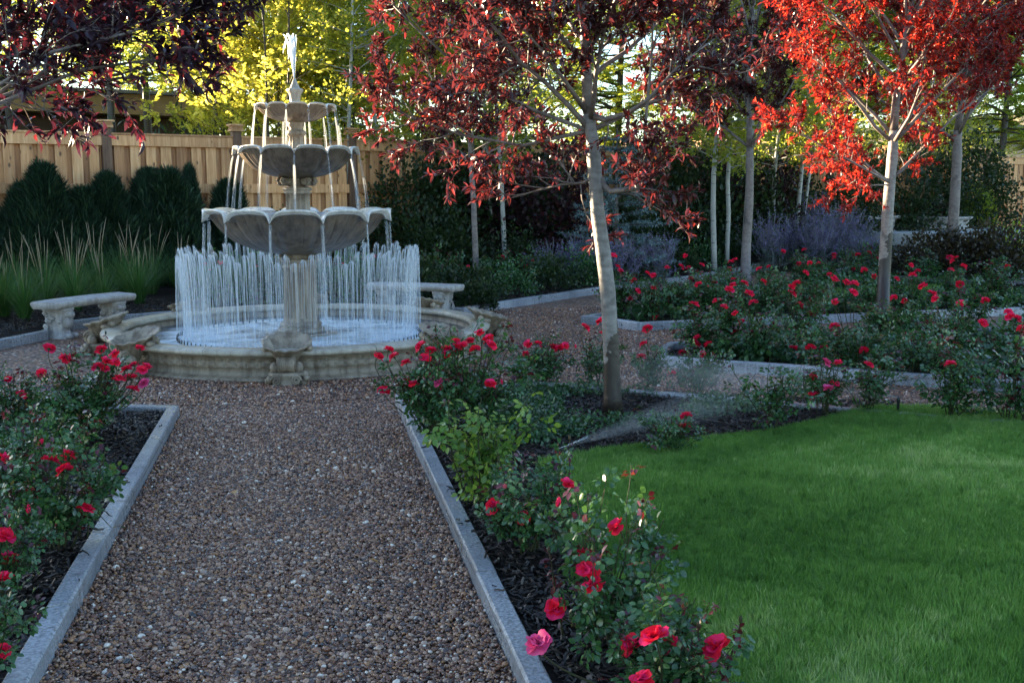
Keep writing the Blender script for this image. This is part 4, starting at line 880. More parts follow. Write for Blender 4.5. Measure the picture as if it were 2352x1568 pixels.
asp = [(1133, 19.6, .85, 'slim leaning aspen close behind the slender purple-leaved tree'), (1160, 19.0, .95, 'mottled aspen with a whitewashed foot behind the low box bush'), (1640, 19.6, 1.05, 'aspen with a bare looping twig, leftmost of the pale-trunked group'),
       (1667, 20.6, .95, 'straight thin aspen second in the pale-trunked group'), (1704, 19.2, 1.05, 'aspen leaning left just beside the shaded purple tree'), (1773, 22.5, .95, 'sun-striped aspen standing in the purple sage'), (1822, 22.5, 1.0, 'warm-lit aspen with black knots in the purple sage'),
       (1834, 22.9, .8, 'thin twin stem close beside the warm-lit aspen'), (2112, 27.5, .9, 'white aspen trunk left of the dark far fountain'), (2162, 28.5, .9, 'white aspen trunk just behind the dark far fountain'), (808, 19.4, .95, 'pale aspen trunk rising just right of the fountain bowls'), (873, 20.5, 1., 'pale aspen between fountain and slender purple tree'), (1930, 27, .8, 'faint thin aspen in front of the shaded fence')]
for i, (x, d, s, lb) in enumerate(asp): tree('aspen', lb, ASP[i % 3], gd(x, d), i * 1.7, s, 'aspens in front of the fence')
LOC = [crown_mesh('locust', M['locust_leaf'], 8.5, 4.3, 3.1, 80, 22, .40, .15, M['dark_bark'], .08, 1, .22) for _ in range(2)]
LOCF = [crown_mesh('locust', M['locust_leaf'], 11, 2.2, 3.8, 120, 30, .55, .18, M['dark_bark'], .06, 1, .3)]
LIM = [crown_mesh('locust', M['lime_leaf'], 8, 1.6, 2.6, 95, 26, .42, .13, M['dark_bark'], .06, 1, .3)]
WIL = crown_mesh('willow', M['willow_leaf'], 6.2, 1.3, 1.35, 26, 12, .28, .030, M['dark_bark'], .05, 9, .8, None, .25)
g_ = 'leafy trees beyond the fence'
for nm, x, d, m_, rz, s, lb in (('locust_tree', 280, 22.5, LOC[0], 0, .86, 'feathery locust tree with a dark trunk in front of the brown house'), ('locust_tree', 95, 28, LOC[1], 1, .95, 'yellow-green locust behind the dark plum boughs'), ('locust_tree', 470, 27, LOC[1], 2.2, 1., 'loose locust tree at the end of the brown house'),
        ('locust_tree', 360, 31, LOC[0], 2.9, 1.1, 'pale sunlit locust behind the roof of the brown house'), ('locust_tree', 250, 49, LOC[1], 1.9, 1.25, 'far locust showing over the house roof behind the dark boughs'), ('locust_tree', 430, 47, LOC[0], .7, 1.25, 'far locust over the roof end left of the golden willow'), ('locust_tree', 340, 55, LOC[1], 3.7, 1.4, 'farthest pale locust above the middle of the house roof'), ('locust_tree', 760, 29, LOC[0], 4, 1.1, 'sunlit locust tree rising behind the fountain plume'), ('locust_tree', 1010, 27, LOC[1], 5, 1., 'yellow-lit locust behind the slender purple tree'), ('tall_tree', 1270, 33, LOCF[0], .6, .85, 'tall hazy tree beyond the blue spruce'), ('tall_tree', 1560, 34, LOCF[0], 2.6, .9, 'tall olive tree beyond the aspen group'),
        ('tall_tree', 1800, 38, LOCF[0], 4.1, .95, 'tall tree beyond the fence behind the shaded purple tree'), ('tall_tree', 1420, 38, LOCF[0], 1.4, 1.0, 'tall hazy tree filling the gap over the grey leaning trunk'), ('tall_tree', 1680, 40, LOCF[0], 3.3, 1.05, 'tall hazy tree behind the pale aspen group'), ('tall_tree', 1940, 37, LOCF[0], 5.1, .95, 'tall olive tree behind the red-lit crown'), ('tall_tree', 2180, 41, LOCF[0], .2, 1.1, 'tall hazy tree between the two lime trees'), ('locust_tree', 1120, 31, LOC[0], 3.1, 1.05, 'yellow-green locust behind the centre purple crown'), ('lime_tree', 2060, 33, LIM[0], .4, 1.1, 'lime-green tree behind the red-lit crown'), ('lime_tree', 2270, 31, LIM[0], 2, 1.0, 'bright lime tree over the shaded end of the fence'), ('tall_tree', 2440, 36, LOCF[0], 5.5, .95, 'tall tree at the end of the fence over the lime tree')):
    tree(nm, lb, m_, gd(x, d), rz, s, g_)
tree('golden_willow', 'golden sunlit willow with upright branches close behind the fountain', WIL, gd(665, 20.2), 0, 1.0, g_)
tree('golden_willow', 'golden willow filling the gap between house end and fountain', WIL, gd(545, 25.5), 3.3, 1.05, g_)
tree('golden_willow', 'golden willow behind the purple leaves right of the fountain top', WIL, gd(930, 23.5), 4.4, 1.05, g_)
tree('golden_willow', 'lower golden willow between fountain and purple leaves', WIL, gd(800, 21.5), 2.1, .85, g_)

# ------------------------------------------------------------------ shrubs
def shrub_mesh(mat, T, size, n, rx, ry, h, up=.3, nst=10, clump=.12, mat2=None):
    fb, sb = MB(), MB(); nc = max(8, n // 26); u = rdir(nc, .35); u[:, 2] = np.abs(u[:, 2]); C_ = u * (rng.random((nc, 1)) ** .35) * (rx, ry, h * .96) + (0, 0, .04)
    P = np.repeat(C_, n // nc + 1, 0)[:n]; P = P + rng.normal(0, 1, (n, 3)) * (clump * rx, clump * ry, clump * h * .8); P[:, 2] = np.abs(P[:, 2]); b = np.repeat(rng.random(nc), n // nc + 1)[:n]
    D = nrm(nrm(P - (0, 0, h * .3)) * .7 + rng.normal(0, .6, (n, 3)) + (0, 0, up)); leaves(fb, T, P, D, size * rng.uniform(.6, 1.2, n), None, np.clip(.5 * b + .5 * rng.random(n), 0, 1))
    for i in range(nst): c = C_[rng.integers(nc)]; b_, _ = wander((rng.normal(0, .04), rng.normal(0, .04), -.05), c, np.linalg.norm(c), 4, .08, .03); tube(sb, b_, np.linspace(.010, .003, 5), 4)
    return fb.mesh('foliage', mat), sb.mesh('stem', M['dark_bark'])
def shrub(name, label, cat, ms, pos, rz=0, s=1, group=None):
    t = thing(name, label, cat, pos, rz, group); t.scale = (s, s, s) if np.isscalar(s) else s; link('foliage', ms[0], t); link('stem', ms[1], t); return t
# arborvitae along the fence
def arbor_mesh(h, r):
    fb, sb = MB(), MB(); n = int(11000 * h * r / .7); f = rng.random(n) ** .8; z = f * h; rr = r * np.clip(1.15 * (1 - f) ** .62, .05, 1) * rng.random(n) ** .35; k = 9; az = rng.uniform(0, 6.28, n)
    rr *= .78 + .40 * np.sin(az * 3 + z * 2.5) * np.sin(z * 5 + az); P = np.column_stack([rr * np.cos(az), rr * np.sin(az), z]); D = nrm(np.column_stack([np.cos(az) * .55, np.sin(az) * .55, np.full(n, 1.05)]) + rng.normal(0, .32, (n, 3)))
    leaves(fb, NEED, P, D, rng.uniform(.10, .25, n)); 
    for i in range(40):
        a, q = rng.uniform(0, 6.28), r * .6 * rng.random(); b = np.array([q * math.cos(a), q * math.sin(a), h * (1 - q / r) * .86]); m_ = 40; y = rng.random(m_); leaves(fb, NEED, b + np.outer(y, (rng.normal(0, .05), rng.normal(0, .05), rng.uniform(.25, .5))), nrm(rng.normal(0, .45, (m_, 3)) + (0, 0, 1)), rng.uniform(.07, .15, m_))
    tube(sb, [(0, 0, -.1), (0, 0, h * .8)], [.04, .01], 6); return fb.mesh('foliage', M['arbor']), sb.mesh('stem', M['dark_bark'])
AR = [arbor_mesh(1.75, .72), arbor_mesh(1.7, .62), arbor_mesh(1.8, .68)]
for i, (x, d, s, lb) in enumerate([(-60, 15.6, .95, 'broad dark arborvitae at the left end of the hedge by the fence'), (55, 15.9, .92, 'low rounded arborvitae second along the fence from the left'), (128, 16.2, 1.02, 'arborvitae with a tall pointed top left of the fence post'), (190, 16.4, .86, 'short arborvitae in the gap below the fence post'), (262, 16.6, 1.0, 'bushy arborvitae right in front of the brown fence post'),
       (345, 16.9, .99, 'dense arborvitae under the middle of the fence panel'), (402, 17.1, 1.01, 'full arborvitae left of the narrow pointed one'), (456, 17.3, 1.07, 'narrow pointed arborvitae close to the fountain bowls'), (540, 17.6, .9, 'arborvitae half hidden behind the falling water')]):
    p = gd(x, d); ar = AR[i % 3]; t = shrub('arborvitae', lb, 'shrub', ar, p, i * 1.3, s, 'arborvitae along the fence')
    t.scale = (s * rng.uniform(.95, 1.25), s * .95, s); t.rotation_euler[0] = rng.normal(0, .04); t.rotation_euler[1] = rng.normal(0, .05)
    if i == 7: t.scale = (.55, .55, 1.07)
DK = [shrub_mesh(M['dark_leaf'], OVAL, .075, 2600, .9, .8, 1.5), shrub_mesh(M['dark_leaf'], LEAF, .09, 2400, .9, .8, 1.3, .5)]
PL = [shrub_mesh(M['plumshrub_leaf'], OVAL, .08, 2600, .9, .8, 1.7)]; BR = [shrub_mesh(M['brownshrub_leaf'], OVAL, .07, 2400, .75, .7, .95, .5)]; OL = [shrub_mesh(M['lime_leaf'], LEAF, .08, 1500, .6, .6, .9, .6)]
LOW = [shrub_mesh(M['dark_leaf'], OVAL, .05, 2200, .55, .5, .5, .5), shrub_mesh(M['rose_leaf'], OVAL, .045, 1800, .5, .45, .5, .5)]; BOX = [shrub_mesh(M['dark_leaf'], ROUND, .03, 4200, .3, .3, .34, .2, 6, .06)]
gs = 'dark shrubs along the back bed'
for nm, x, d, m_, rz, s, lb in [('leafy_shrub', 640, 17.8, DK[0], .5, .8, 'dark shrub seen through the curtain of jets'), ('leafy_shrub', 780, 18.3, DK[1], 1, .85, 'dark shrub just right of the fountain column'), ('leafy_shrub', 905, 18.4, DK[0], 2, .95, 'dark green shrub at the right edge of the jets'), ('leafy_shrub', 1000, 18.0, DK[1], 3, 1., 'loose dark green shrub left of the slender purple tree'),
       ('purple_shrub', 1085, 20.2, PL[0], 0, 1.15, 'dark purple shrub behind the slender purple tree'), ('purple_shrub', 1230, 19.9, PL[0], 2, 1.2, 'broad dark purple shrub left of the blue spruce'), ('leafy_shrub', 1180, 18.2, DK[0], 5, .65, 'low dark shrub between the mottled aspen and the sage'), ('leafy_shrub', 1545, 20.5, DK[1], 4, 1.15, 'olive dark shrub right of the blue spruce'),
       ('leafy_shrub', 1610, 22.0, DK[0], 1.2, 1.4, 'tall green shrub behind the aspen group'), ('leafy_shrub', 1700, 22.5, DK[1], 2.2, 1.35, 'tall green shrub behind the leaning aspen'), ('purple_shrub', 1760, 22.8, PL[0], 4, 1.1, 'dark purple shrub behind the sun-striped aspen'), ('leafy_shrub', 1850, 25.0, DK[0], 3.3, 1.1, 'dark shrub in front of the warm-lit fence'),
       ('leafy_shrub', 1985, 28.0, DK[1], .7, .8, 'dark shrub behind the far stone bench'), ('leafy_shrub', 2090, 29.5, DK[0], 1.9, 1.0, 'dark shrub left of the dark far fountain'), ('leafy_shrub', 2250, 28.5, DK[0], 5, 1.2, 'dark conifer-like shrub right of the ringed tree'), ('leafy_shrub', 1465, 20.5, DK[0], 3, 1.0, 'dark shrub close behind the blue spruce'),
       ('bronze_shrub', 2010, 19.3, BR[0], 0, .42, 'low bronze shrub beside the purple sage'), ('bronze_shrub', 2085, 18.6, BR[0], 1, .62, 'bronze-leaved shrub in front of the far patio'), ('bronze_shrub', 2150, 18.3, BR[0], 2, .95, 'bronze-leaved shrub left of the ringed trunk'), ('bronze_shrub', 2235, 18.2, BR[0], 3, 1.0, 'bronze-leaved shrub right of the ringed trunk'), ('bronze_shrub', 2300, 18.0, BR[0], 4, 1., 'bronze-leaved shrub next to the lime shrub'),
       ('lime_shrub', 2342, 18.6, OL[0], 0, 1.1, 'bright lime shrub at the end of the bronze hedge'), ('lime_shrub', 2215, 27.5, OL[0], 2, 1.25, 'feathery green shrub beside the far fountain basin'),]:
    shrub(nm, lb, 'shrub', m_, gd(x, d, .03), rz, s, gs)
SCR = [shrub_mesh(M['dark_leaf'], OVAL, .085, 4200, .95, .7, 2.35, .3), shrub_mesh(M['plumshrub_leaf'], OVAL, .085, 3800, .9, .7, 2.25, .3)]
for i, (x, dd, k, s_, lb) in enumerate(((945, .8, 0, 1., 'tall dark screening shrub just right of the fountain bowls'), (1035, .8, 0, 1.05, 'tall dark screening shrub left of the slender purple tree'), (1120, .9, 1, 1.05, 'tall plum-dark shrub behind the leaning aspen'), (1205, .9, 0, 1.1, 'tall dark screening shrub behind the broad purple shrub'), (1300, 1.0, 1, 1.1, 'tall plum-dark shrub to the left of the blue spruce'), (1480, 1., 0, 1.1, 'tall dark screening shrub behind the blue spruce'), (1570, 1., 0, 1.15, 'tall dark screening shrub at the first pale aspen'), (1665, 1., 1, 1.1, 'tall plum-dark shrub between the pale aspens'), (1750, 1.1, 0, 1.1, 'tall dark screening shrub behind the shaded purple trunk'), (1960, 1.1, 0, 1.0, 'tall dark screening shrub behind the sunlit pale trunk'), (2060, 1.1, 0, 1.05, 'tall dark screening shrub near the far bench'), (2150, 1.1, 0, 1.05, 'tall dark screening shrub behind the dark fountain'), (2235, 1.1, 0, 1.1, 'tall dark screening shrub at the shaded fence end'))):
    d = 10.
    while True:
        p = gd(x, d)
        if np.dot(p[:2] - F0, -FN) > -dd: break
        d += .1
    shrub('screening_shrub', lb, 'shrub', SCR[k], p, i * 1.9, s_, 'tall screening shrubs along the fence')
shrub('box_bush', 'clipped round dark box bush next to the stone bench', 'shrub', BOX[0], (*gp(1093, 712, .05)[:2], .06))
# low planting along the far kerb
kd = nrm(np.array([4.73, 4.31])); kn = np.array([-kd[1], kd[0]])
words = ['first', 'second', 'third', 'fourth', 'fifth', 'sixth', 'seventh', 'eighth', 'ninth', 'tenth', 'eleventh', 'twelfth']
for i in range(11):
    p = np.array([2.3, 13.75]) + kd * (.25 + i * 1.02) + kn * rng.uniform(.45, .7); shrub('low_shrub', f'low green edging shrub, {words[i]} from the bench along the back kerb', 'shrub', LOW[i % 2], (*p, hgt(*p) + .06), i * 1.1, rng.uniform(.85, 1.15), 'low shrubs along the back kerb')
for i in range(4):
    p = np.array([-.9 + i * .75, 14.55 + .1 * (i % 2)]); shrub('low_shrub', f'low green shrub seen through the water curtain, {words[i]} behind the pool', 'shrub', LOW[(i + 1) % 2], (*p, .08), i * 2.1, 1.25, 'low shrubs behind the pool')
for i, (x, lb) in enumerate(((330, 'junipers crowding over the fence left of the house end'), (440, 'green juniper spreading over the fence top in front of the house'), (520, 'green juniper over the fence beside the golden willow'))):
    p = gd(x, 19.6 + .5 * i); shrub('juniper', lb, 'shrub', LOC and shrub_mesh(M['lime_leaf'] if False else M['dark_leaf'], THIN, .22, 3200, 1.0, .8, 2.62 + .05 * i, .4), p, i, 1, 'junipers behind the fence')
# blue spruce
def spruce_mesh(h, r):
    fb, sb = MB(), MB(); tube(sb, [(0, 0, -.1), (0, 0, h)], [.07, .01], 7); z = .12
    while z < h - .1:
        L0 = r * (1 - z / h) ** .85 + .08; nb = rng.integers(6, 9); a0 = rng.uniform(0, 6.28)
        for k in range(nb):
            a = a0 + k * 6.28 / nb + rng.normal(0, .15); L = L0 * rng.uniform(.8, 1.1); b, _ = wander((0, 0, z), (math.cos(a), math.sin(a), .12), L, 6, .05, -.02); tube(sb, b, np.linspace(.012, .004, 7), 4, False)
            for s in range(int(L * 16)):
                f = rng.uniform(.25, 1); x = f * 6; i0 = min(int(x), 5); p = b[i0] + (b[i0 + 1] - b[i0]) * (x - i0); d = nrm(nrm(b[-1] - b[0]) + rng.normal(0, .55, 3) * (1, 1, .4)); l = rng.uniform(.08, .2) * (1.2 - .5 * f)
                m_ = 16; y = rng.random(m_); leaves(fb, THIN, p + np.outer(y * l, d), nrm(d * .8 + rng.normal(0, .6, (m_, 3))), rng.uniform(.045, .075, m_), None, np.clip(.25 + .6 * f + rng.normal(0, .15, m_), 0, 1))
        z += rng.uniform(.14, .2)
    return fb.mesh('foliage', M['spruce']), sb.mesh('stem', M['dark_bark'])
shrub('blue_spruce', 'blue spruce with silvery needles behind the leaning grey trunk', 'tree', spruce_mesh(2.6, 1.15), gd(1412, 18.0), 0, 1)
# Russian sage
def sage_mesh():
    sb, lb = MB(), MB()
    for i in range(46):
        a, inc = rng.uniform(0, 6.28), abs(rng.normal(0, .42)); L = rng.uniform(.55, 1.0); b, _ = wander((rng.normal(0, .06), rng.normal(0, .06), 0), (math.sin(inc) * math.cos(a), math.sin(inc) * math.sin(a), math.cos(inc)), L, 5, .07, .02); tube(sb, b, np.linspace(.005, .002, 6), 3, False)
        m_ = 26; f = rng.random(m_); x = f * 5; i0 = np.minimum(x.astype(int), 4); P = b[i0] + (b[i0 + 1] - b[i0]) * (x - i0)[:, None] + rng.normal(0, .012, (m_, 3)); leaves(lb, DIAM, P, rdir(m_, .3), np.where(f > .45, .03, .05) * rng.uniform(.7, 1.3, m_), None, np.where(f > .45, rng.uniform(.52, 1, m_), rng.uniform(0, .44, m_)))
        for s in range(3):
            f = rng.uniform(.5, .9); p = b[int(f * 5)]; e = p + nrm(nrm(b[-1] - b[0]) + rng.normal(0, .5, 3)) * rng.uniform(.1, .25); tube(sb, [p, e], [.003, .0015], 3, False); m_ = 9; leaves(lb, DIAM, p + np.outer(rng.random(m_), e - p) + rng.normal(0, .008, (m_, 3)), rdir(m_, .2), .028, None, rng.uniform(.52, 1, m_))
    return lb.mesh('flower_spikes', M['sage']), sb.mesh('stem', M['sage_stem'])
SG = [sage_mesh() for _ in range(3)]
def sage(lb, p, rz, s, i):
    t = thing('russian_sage', lb, 'flowering plant', p, rz, 'purple sage clumps'); t.scale = (s * .95, s * .95, s * .85); link('flower_spikes', SG[i % 3][0], t); link('stem', SG[i % 3][1], t)
for i, x in enumerate((1262, 1310, 1352, 1405, 1450, 1505)): sage(f'purple sage clump, {words[i]} from the box bush, below the blue spruce', gd(x, 17.2 + .2 * (i % 3), .06), i, rng.uniform(.9, 1.15), i)
for i, x in enumerate((1765, 1800, 1838, 1872, 1905, 1940, 1972, 2002, 1855, 1925)): sage(f'sage clump by the aspens, {words[i] if i < 8 else words[i - 8]} from the shaded purple tree' + (' in the back row' if i > 7 else ''), gd(x, 20.6 + .5 * (i % 3) + (1 if i > 7 else 0), .06), i * .9, (rng.uniform(1.1, 1.4) + (.25 if i > 7 else 0)) * (.62 if i in (6, 7) else 1), i)
# ornamental grass
def ograss(nb, ns):
    mb, sd = MB(), MB()
    def arcb(a, L, lean, wd, m, up=1.):
        t = np.linspace(0, 1, 6); r = lean * L * t ** 1.8 + .06 * rng.random(); z = L * up * (t - .28 * lean * t ** 2.2); c, s = math.cos(a), math.sin(a); W = np.array([-s, c, 0]) * wd; k = np.array([1, 1, .9, .7, .45, .08]); P = np.stack([r * c, r * s, z], -1)
        V = np.stack([P - W * k[:, None], P + W * k[:, None]], 1); grid(m, V, rnd=rng.random()); return P
    for i in range(nb): arcb(rng.uniform(0, 6.28), rng.uniform(.35, .95), rng.uniform(.05, .9), .0032, mb)
    for i in range(ns):
        a, L = rng.uniform(0, 6.28), rng.uniform(.8, 1.25); P = arcb(a, L, rng.uniform(.02, .25), .0016, sd); tube(sd, P[3:], [.003, .0045, .0015], 5)
    return mb.mesh('blades', M['fountain_grass']), sd.mesh('seed_heads', M['seed'])
OG = [ograss(420, 6), ograss(440, 4), ograss(400, 9)]
ogl = [(-40, 15.3, 'grass clump at the outer end of the row by the arborvitae'), (35, 14.9, 'grass clump with many tall seed heads behind the bench end'), (8, 12.5, 'grass clump arching over the kerb left of the bench'), (105, 13.1, 'grass clump just left of the bench'), (105, 15.1, 'grass clump with seed heads behind the bench centre'), (165, 14.6, 'leafy grass clump directly behind the bench seat'), (225, 15.2, 'grass clump with pale seed stalks behind the right bench leg'), (290, 14.9, 'grass clump at the right end of the bench'), (350, 15.3, 'grass clump between the bench and the jets'), (415, 15.6, 'grass clump half behind the water jets'), (-90, 13.2, 'grass clump arching in past the kerb end'), (320, 14.0, 'short grass clump in front of the row near the pool'), (240, 13.75, 'short grass clump under the bench end nearest the pool'), (55, 12.3, 'low grass clump on the kerb side of the bench'), (-20, 12.35, 'grass clump at the edge beyond the kerb'), (175, 13.2, 'low grass clump in the shade under the bench seat'), (20, 15.9, 'grass clump in the back row under the arborvitae')]
for i, (x, d, lb) in enumerate(ogl):
    t = thing('grass_clump', lb, 'ornamental grass', gd(x, d, .05), i * 1.3, 'ornamental grass clumps'); s = rng.uniform(.72, .98); t.scale = (s, s, s); link('blades', OG[i % 3][0], t); link('seed_heads', OG[i % 3][1], t)
# ------------------------------------------------------------------ roses
def bloom_mesh(mat, op):
    mb = MB()
    for lay, (np_, r, tilt, cup, w_) in enumerate(((5, .036, .15, .35, .030), (5, .034, .55, .55, .028), (5, .028, .95, .6, .022), (4, .020, 1.25, .5, .015))):
        for k in range(np_):
            a = k * 6.283 / np_ + lay * .62 + rng.normal(0, .25); ti = tilt * op + rng.normal(0, .28); r_ = r * rng.uniform(.68, 1.15); V = []
            for v in np.linspace(0, 1, 5):
                row = []
                for u in np.linspace(-1, 1, 5):
                    wd = w_ * (math.sin(np.pi * (.12 + .66 * v))) * u; rad = r_ * v; up = cup * r_ * v ** 2 * .3 - .10 * r_ * (u * u) * -1 + .12 * r_ * math.sin(3.1 * u + lay) * v
                    x, z = rad * math.cos(ti) - up * math.sin(ti), rad * math.sin(ti) + up * math.cos(ti) - .006 * v ** 6
                    row.append((x * math.cos(a) - wd * math.sin(a), x * math.sin(a) + wd * math.cos(a), z))
                V.append(row)
            grid(mb, np.array(V))
    tube(mb, [(0, 0, -.014), (0, 0, .003)], [.004, .008], 6, True, .1, 0, 1)
    for k in range(5): a = k * 1.257; mb.add([(0, 0, -.002), (.006 * math.cos(a + 1), .006 * math.sin(a + 1), -.004), (.022 * math.cos(a), .022 * math.sin(a), -.014), (.006 * math.cos(a - 1), .006 * math.sin(a - 1), -.004)], [(0, 1, 2, 3)], None, .3, 1)
    return mb.mesh('bloom', [mat, M['rose_leaf']])
def bud_mesh():
    mb = MB(); lathe(mb, [(.001, -.004), (.006, 0), (.0095, .010), (.0085, .020), (.004, .030), (.0005, .034)], 14, lambda t, r, z, i: (r * (1 + .08 * np.sin(3 * t + i)), z)); 
    for k in range(5): a = k * 1.257; mb.add([(.005 * math.cos(a - .5), .005 * math.sin(a - .5), 0), (.005 * math.cos(a + .5), .005 * math.sin(a + .5), 0), (.013 * math.cos(a), .013 * math.sin(a), .016), (.011 * math.cos(a - .15), .011 * math.sin(a - .15), .014)], [(0, 1, 2, 3)], None, .2, 1)
    return mb.mesh('bud', [M['petal'], M['rose_leaf']])
BUD = bud_mesh()
BLO = [bloom_mesh(M['petal'], o) for o in (.8, 1., 1.2, .9, 1.35)]; BLP = [bloom_mesh(M['petal_pink'], o) for o in (.7, .9)]
def bush_mesh(ncane, nleaf, ls, mat, wid=.33, h=.55, T=OVAL):
    """dome of rose canes with five-leaflet leaves; nominal height h"""
    lb, sb = MB(), MB(); PP, DD, BB = [], [], []
    for i in range(ncane):
        a = i * 2.4 + rng.normal(0, .4); inc = rng.uniform(.08, .85); L = h * rng.uniform(.75, 1.2); b, _ = wander((rng.normal(0, .03), rng.normal(0, .03), -.03), (math.sin(inc) * math.cos(a) * wid / .33, math.sin(inc) * math.sin(a) * wid / .33, math.cos(inc)), L, 6, .12, .06); tube(sb, b, np.linspace(.0055, .002, 7), 5, False)
        subs = [b]
        for s in range(3):
            f = rng.uniform(.3, .85); p = b[int(f * 6)]; c, _ = wander(p, nrm(nrm(b[-1] - b[0]) + rng.normal(0, .6, 3)), L * rng.uniform(.25, .5), 4, .15, .05); tube(sb, c, np.linspace(.003, .0015, 5), 4, False); subs.append(c)
        for c in subs:
            k = max(3, int(nleaf / ncane / 4)); f = rng.uniform(.15 if c is not b else .28, 1, k); x = f * (len(c) - 1); i0 = np.minimum(x.astype(int), len(c) - 2); PP.append(c[i0] + (c[i0 + 1] - c[i0]) * (x - i0)[:, None]); DD.append(nrm(rng.normal(0, 1, (k, 3)) * (1, 1, .5) + (0, 0, .12))); BB.append(np.full(k, rng.random()) * .3 + np.where(f > .92, .5, 0))
    P, D, B = np.concatenate(PP), np.concatenate(DD), np.concatenate(BB); up = np.tile((0, 0, 1.), (len(P), 1)) + rng.normal(0, .45, (len(P), 3)); Fm = frames(D, up)
    for y, x, sc in ((.35, -.35, .85), (.35, .35, .85), (.75, -.38, 1), (.75, .38, 1), (1.0, 0, 1.1)):     # the five leaflets
        Q = P + Fm[:, :, 1] * ls * 1.5 * y + Fm[:, :, 0] * ls * x * .8; d = Fm[:, :, 1] * (.55 if x else 1) + Fm[:, :, 0] * np.sign(x) * .8 - (0, 0, .18)
        leaves(lb, T, Q, d + rng.normal(0, .15, d.shape), ls * sc * rng.uniform(.8, 1.15, len(P)), Fm[:, :, 2] + rng.normal(0, .2, d.shape), np.clip(B + rng.random(len(P)) * .62, 0, 1))
    return lb.mesh('foliage', mat), sb.mesh('canes', M['cane'])
BU = [bush_mesh(12, 330, .038, M['rose_leaf']) for _ in range(4)] + [bush_mesh(9, 210, .038, M['rose_leaf'], .24) for _ in range(2)]
BN = [bush_mesh(14, 460, .036, M['rose_leaf']) for _ in range(3)]; BY = bush_mesh(12, 260, .042, M['rose_lime'], .30)
def rose_bush(label, pos, h, blooms=(), v=0, wid=1., rz=None, meshes=None, group='red rose bushes', lean_stems=True, bsize=1.0):
    """blooms: (photo x, y[, depth offset, pink])"""
    ms = (meshes or BU)[v % len(meshes or BU)]; s = h / .55; rz = rng.uniform(0, 6.28) if rz is None else rz
    t = thing('rose_bush', label, 'rose bush', pos, 0, group); link('foliage', ms[0], t, (0, 0, 0), (0, 0, rz), (s * wid, s * wid, s)); link('canes', ms[1], t, (0, 0, 0), (0, 0, rz), (s * wid, s * wid, s))
    d0 = depth_of(pos[0], pos[1]); o = np.array(pos, float)
    for q in blooms:
        x, y = q[0], q[1]; dz = q[2] if len(q) > 2 and q[2] is not None else rng.uniform(-.22, .05) * wid; pk = len(q) > 3 and q[3]
        p = dp(x, y, d0 + dz) - o
        if p[2] < .05: p[2] = .05
        src = (BLP if pk else BLO); m_ = src[rng.integers(len(src))]; tl = rng.uniform(.1, .75); az = rng.uniform(0, 6.28)
        Rm = Matrix.Rotation(az, 3, 'Z') @ Matrix.Rotation(tl, 3, 'X'); ax = np.array(Rm @ Vector((0, 0, 1)))
        b = link('bloom', m_, t, p, Rm.to_euler(), bsize * rng.uniform(.85, 1.15)); a_ = np.array([p[0] * .45, p[1] * .45, max(.05, p[2] * .45)]); e = p - ax * .012; mid = (a_ + e) / 2 + (0, 0, .05) * 1; mid[2] = min(mid[2], e[2] - .01)
        u = np.linspace(0, 1, 7)[:, None]; sb = MB(); tube(sb, (1 - u) ** 2 * a_ + 2 * u * (1 - u) * (e - ax * .10 * min(1, p[2] * 2)) + u ** 2 * e, np.linspace(.0036, .0022, 7), 5, False); sb.build('stem', M['cane'], t)
    if meshes is BN:
        for k in range(5):
            f_ = ms[1].vertices[int(rng.integers(len(ms[1].vertices)))].co; q = np.array([f_[0] * s * wid, f_[1] * s * wid, f_[2] * s]); c_, s_ = math.cos(rz), math.sin(rz); q = np.array([q[0] * c_ - q[1] * s_, q[0] * s_ + q[1] * c_, q[2]])
            if q[2] > .28: link('bud', BUD, t, q, (rng.normal(0, .35), rng.normal(0, .35), 0), rng.uniform(.8, 1.1))
    return t
def shoot(t, x, y, dz=0.):
    o = np.array(t.location); top = dp(x, y, depth_of(o[0], o[1]) + dz) - o; st = np.array([top[0] * .75, top[1] * .75, max(.05, top[2] - .42)])
    b, _ = wander(st, top - st, np.linalg.norm(top - st), 6, .05, .03); sb, lb = MB(), MB(); tube(sb, b, np.linspace(.004, .0018, 7), 5); blob(sb, b[-1] + (0, 0, .008), (.006, .006, .012), 8); n = 26; f = rng.uniform(.15, 1, n); i0 = np.minimum((f * 6).astype(int), 5)
    leaves(lb, LEAF, b[i0] + (b[i0 + 1] - b[i0]) * (f * 6 - i0)[:, None], rdir(n, .1), rng.uniform(.022, .045, n), None, rng.uniform(.93, 1, n)); p = sb.build('new_shoot', M['cane'], t); lb.build('red_leaves', M['rose_leaf'], p)
def at(x, y): return gp(x, y, .09)
t = rose_bush('bushy red rose beside the pool, its blooms crowding to one side', at(215, 1003), .50, [(113, 800), (150, 823), (95, 857), (233, 803), (262, 812), (322, 800), (240, 848), (265, 833), (290, 847), (308, 838), (275, 868), (300, 868), (325, 850), (337, 842), (305, 893, -.15), (224, 842), (245, 830), (330, 880, -.1, 1)], 0, 1.15, None, BN)
shoot(t, 242, 768); shoot(t, 168, 790)
t = rose_bush('small rose with dark red new shoots at the outer edge, beside the pool rose', at(38, 965), .36, [(18, 872), (48, 905)], 4, 1.1)
shoot(t, 25, 868); shoot(t, 60, 880)
t = rose_bush('rose bush with a cluster of three blooms over the kerb bed', at(135, 1262), .50, [(117, 1057), (158, 1048), (147, 1078), (200, 1168), (190, 1180)], 1, .86, None, BN)
shoot(t, 215, 1085); shoot(t, 60, 1020); shoot(t, 190, 1040)
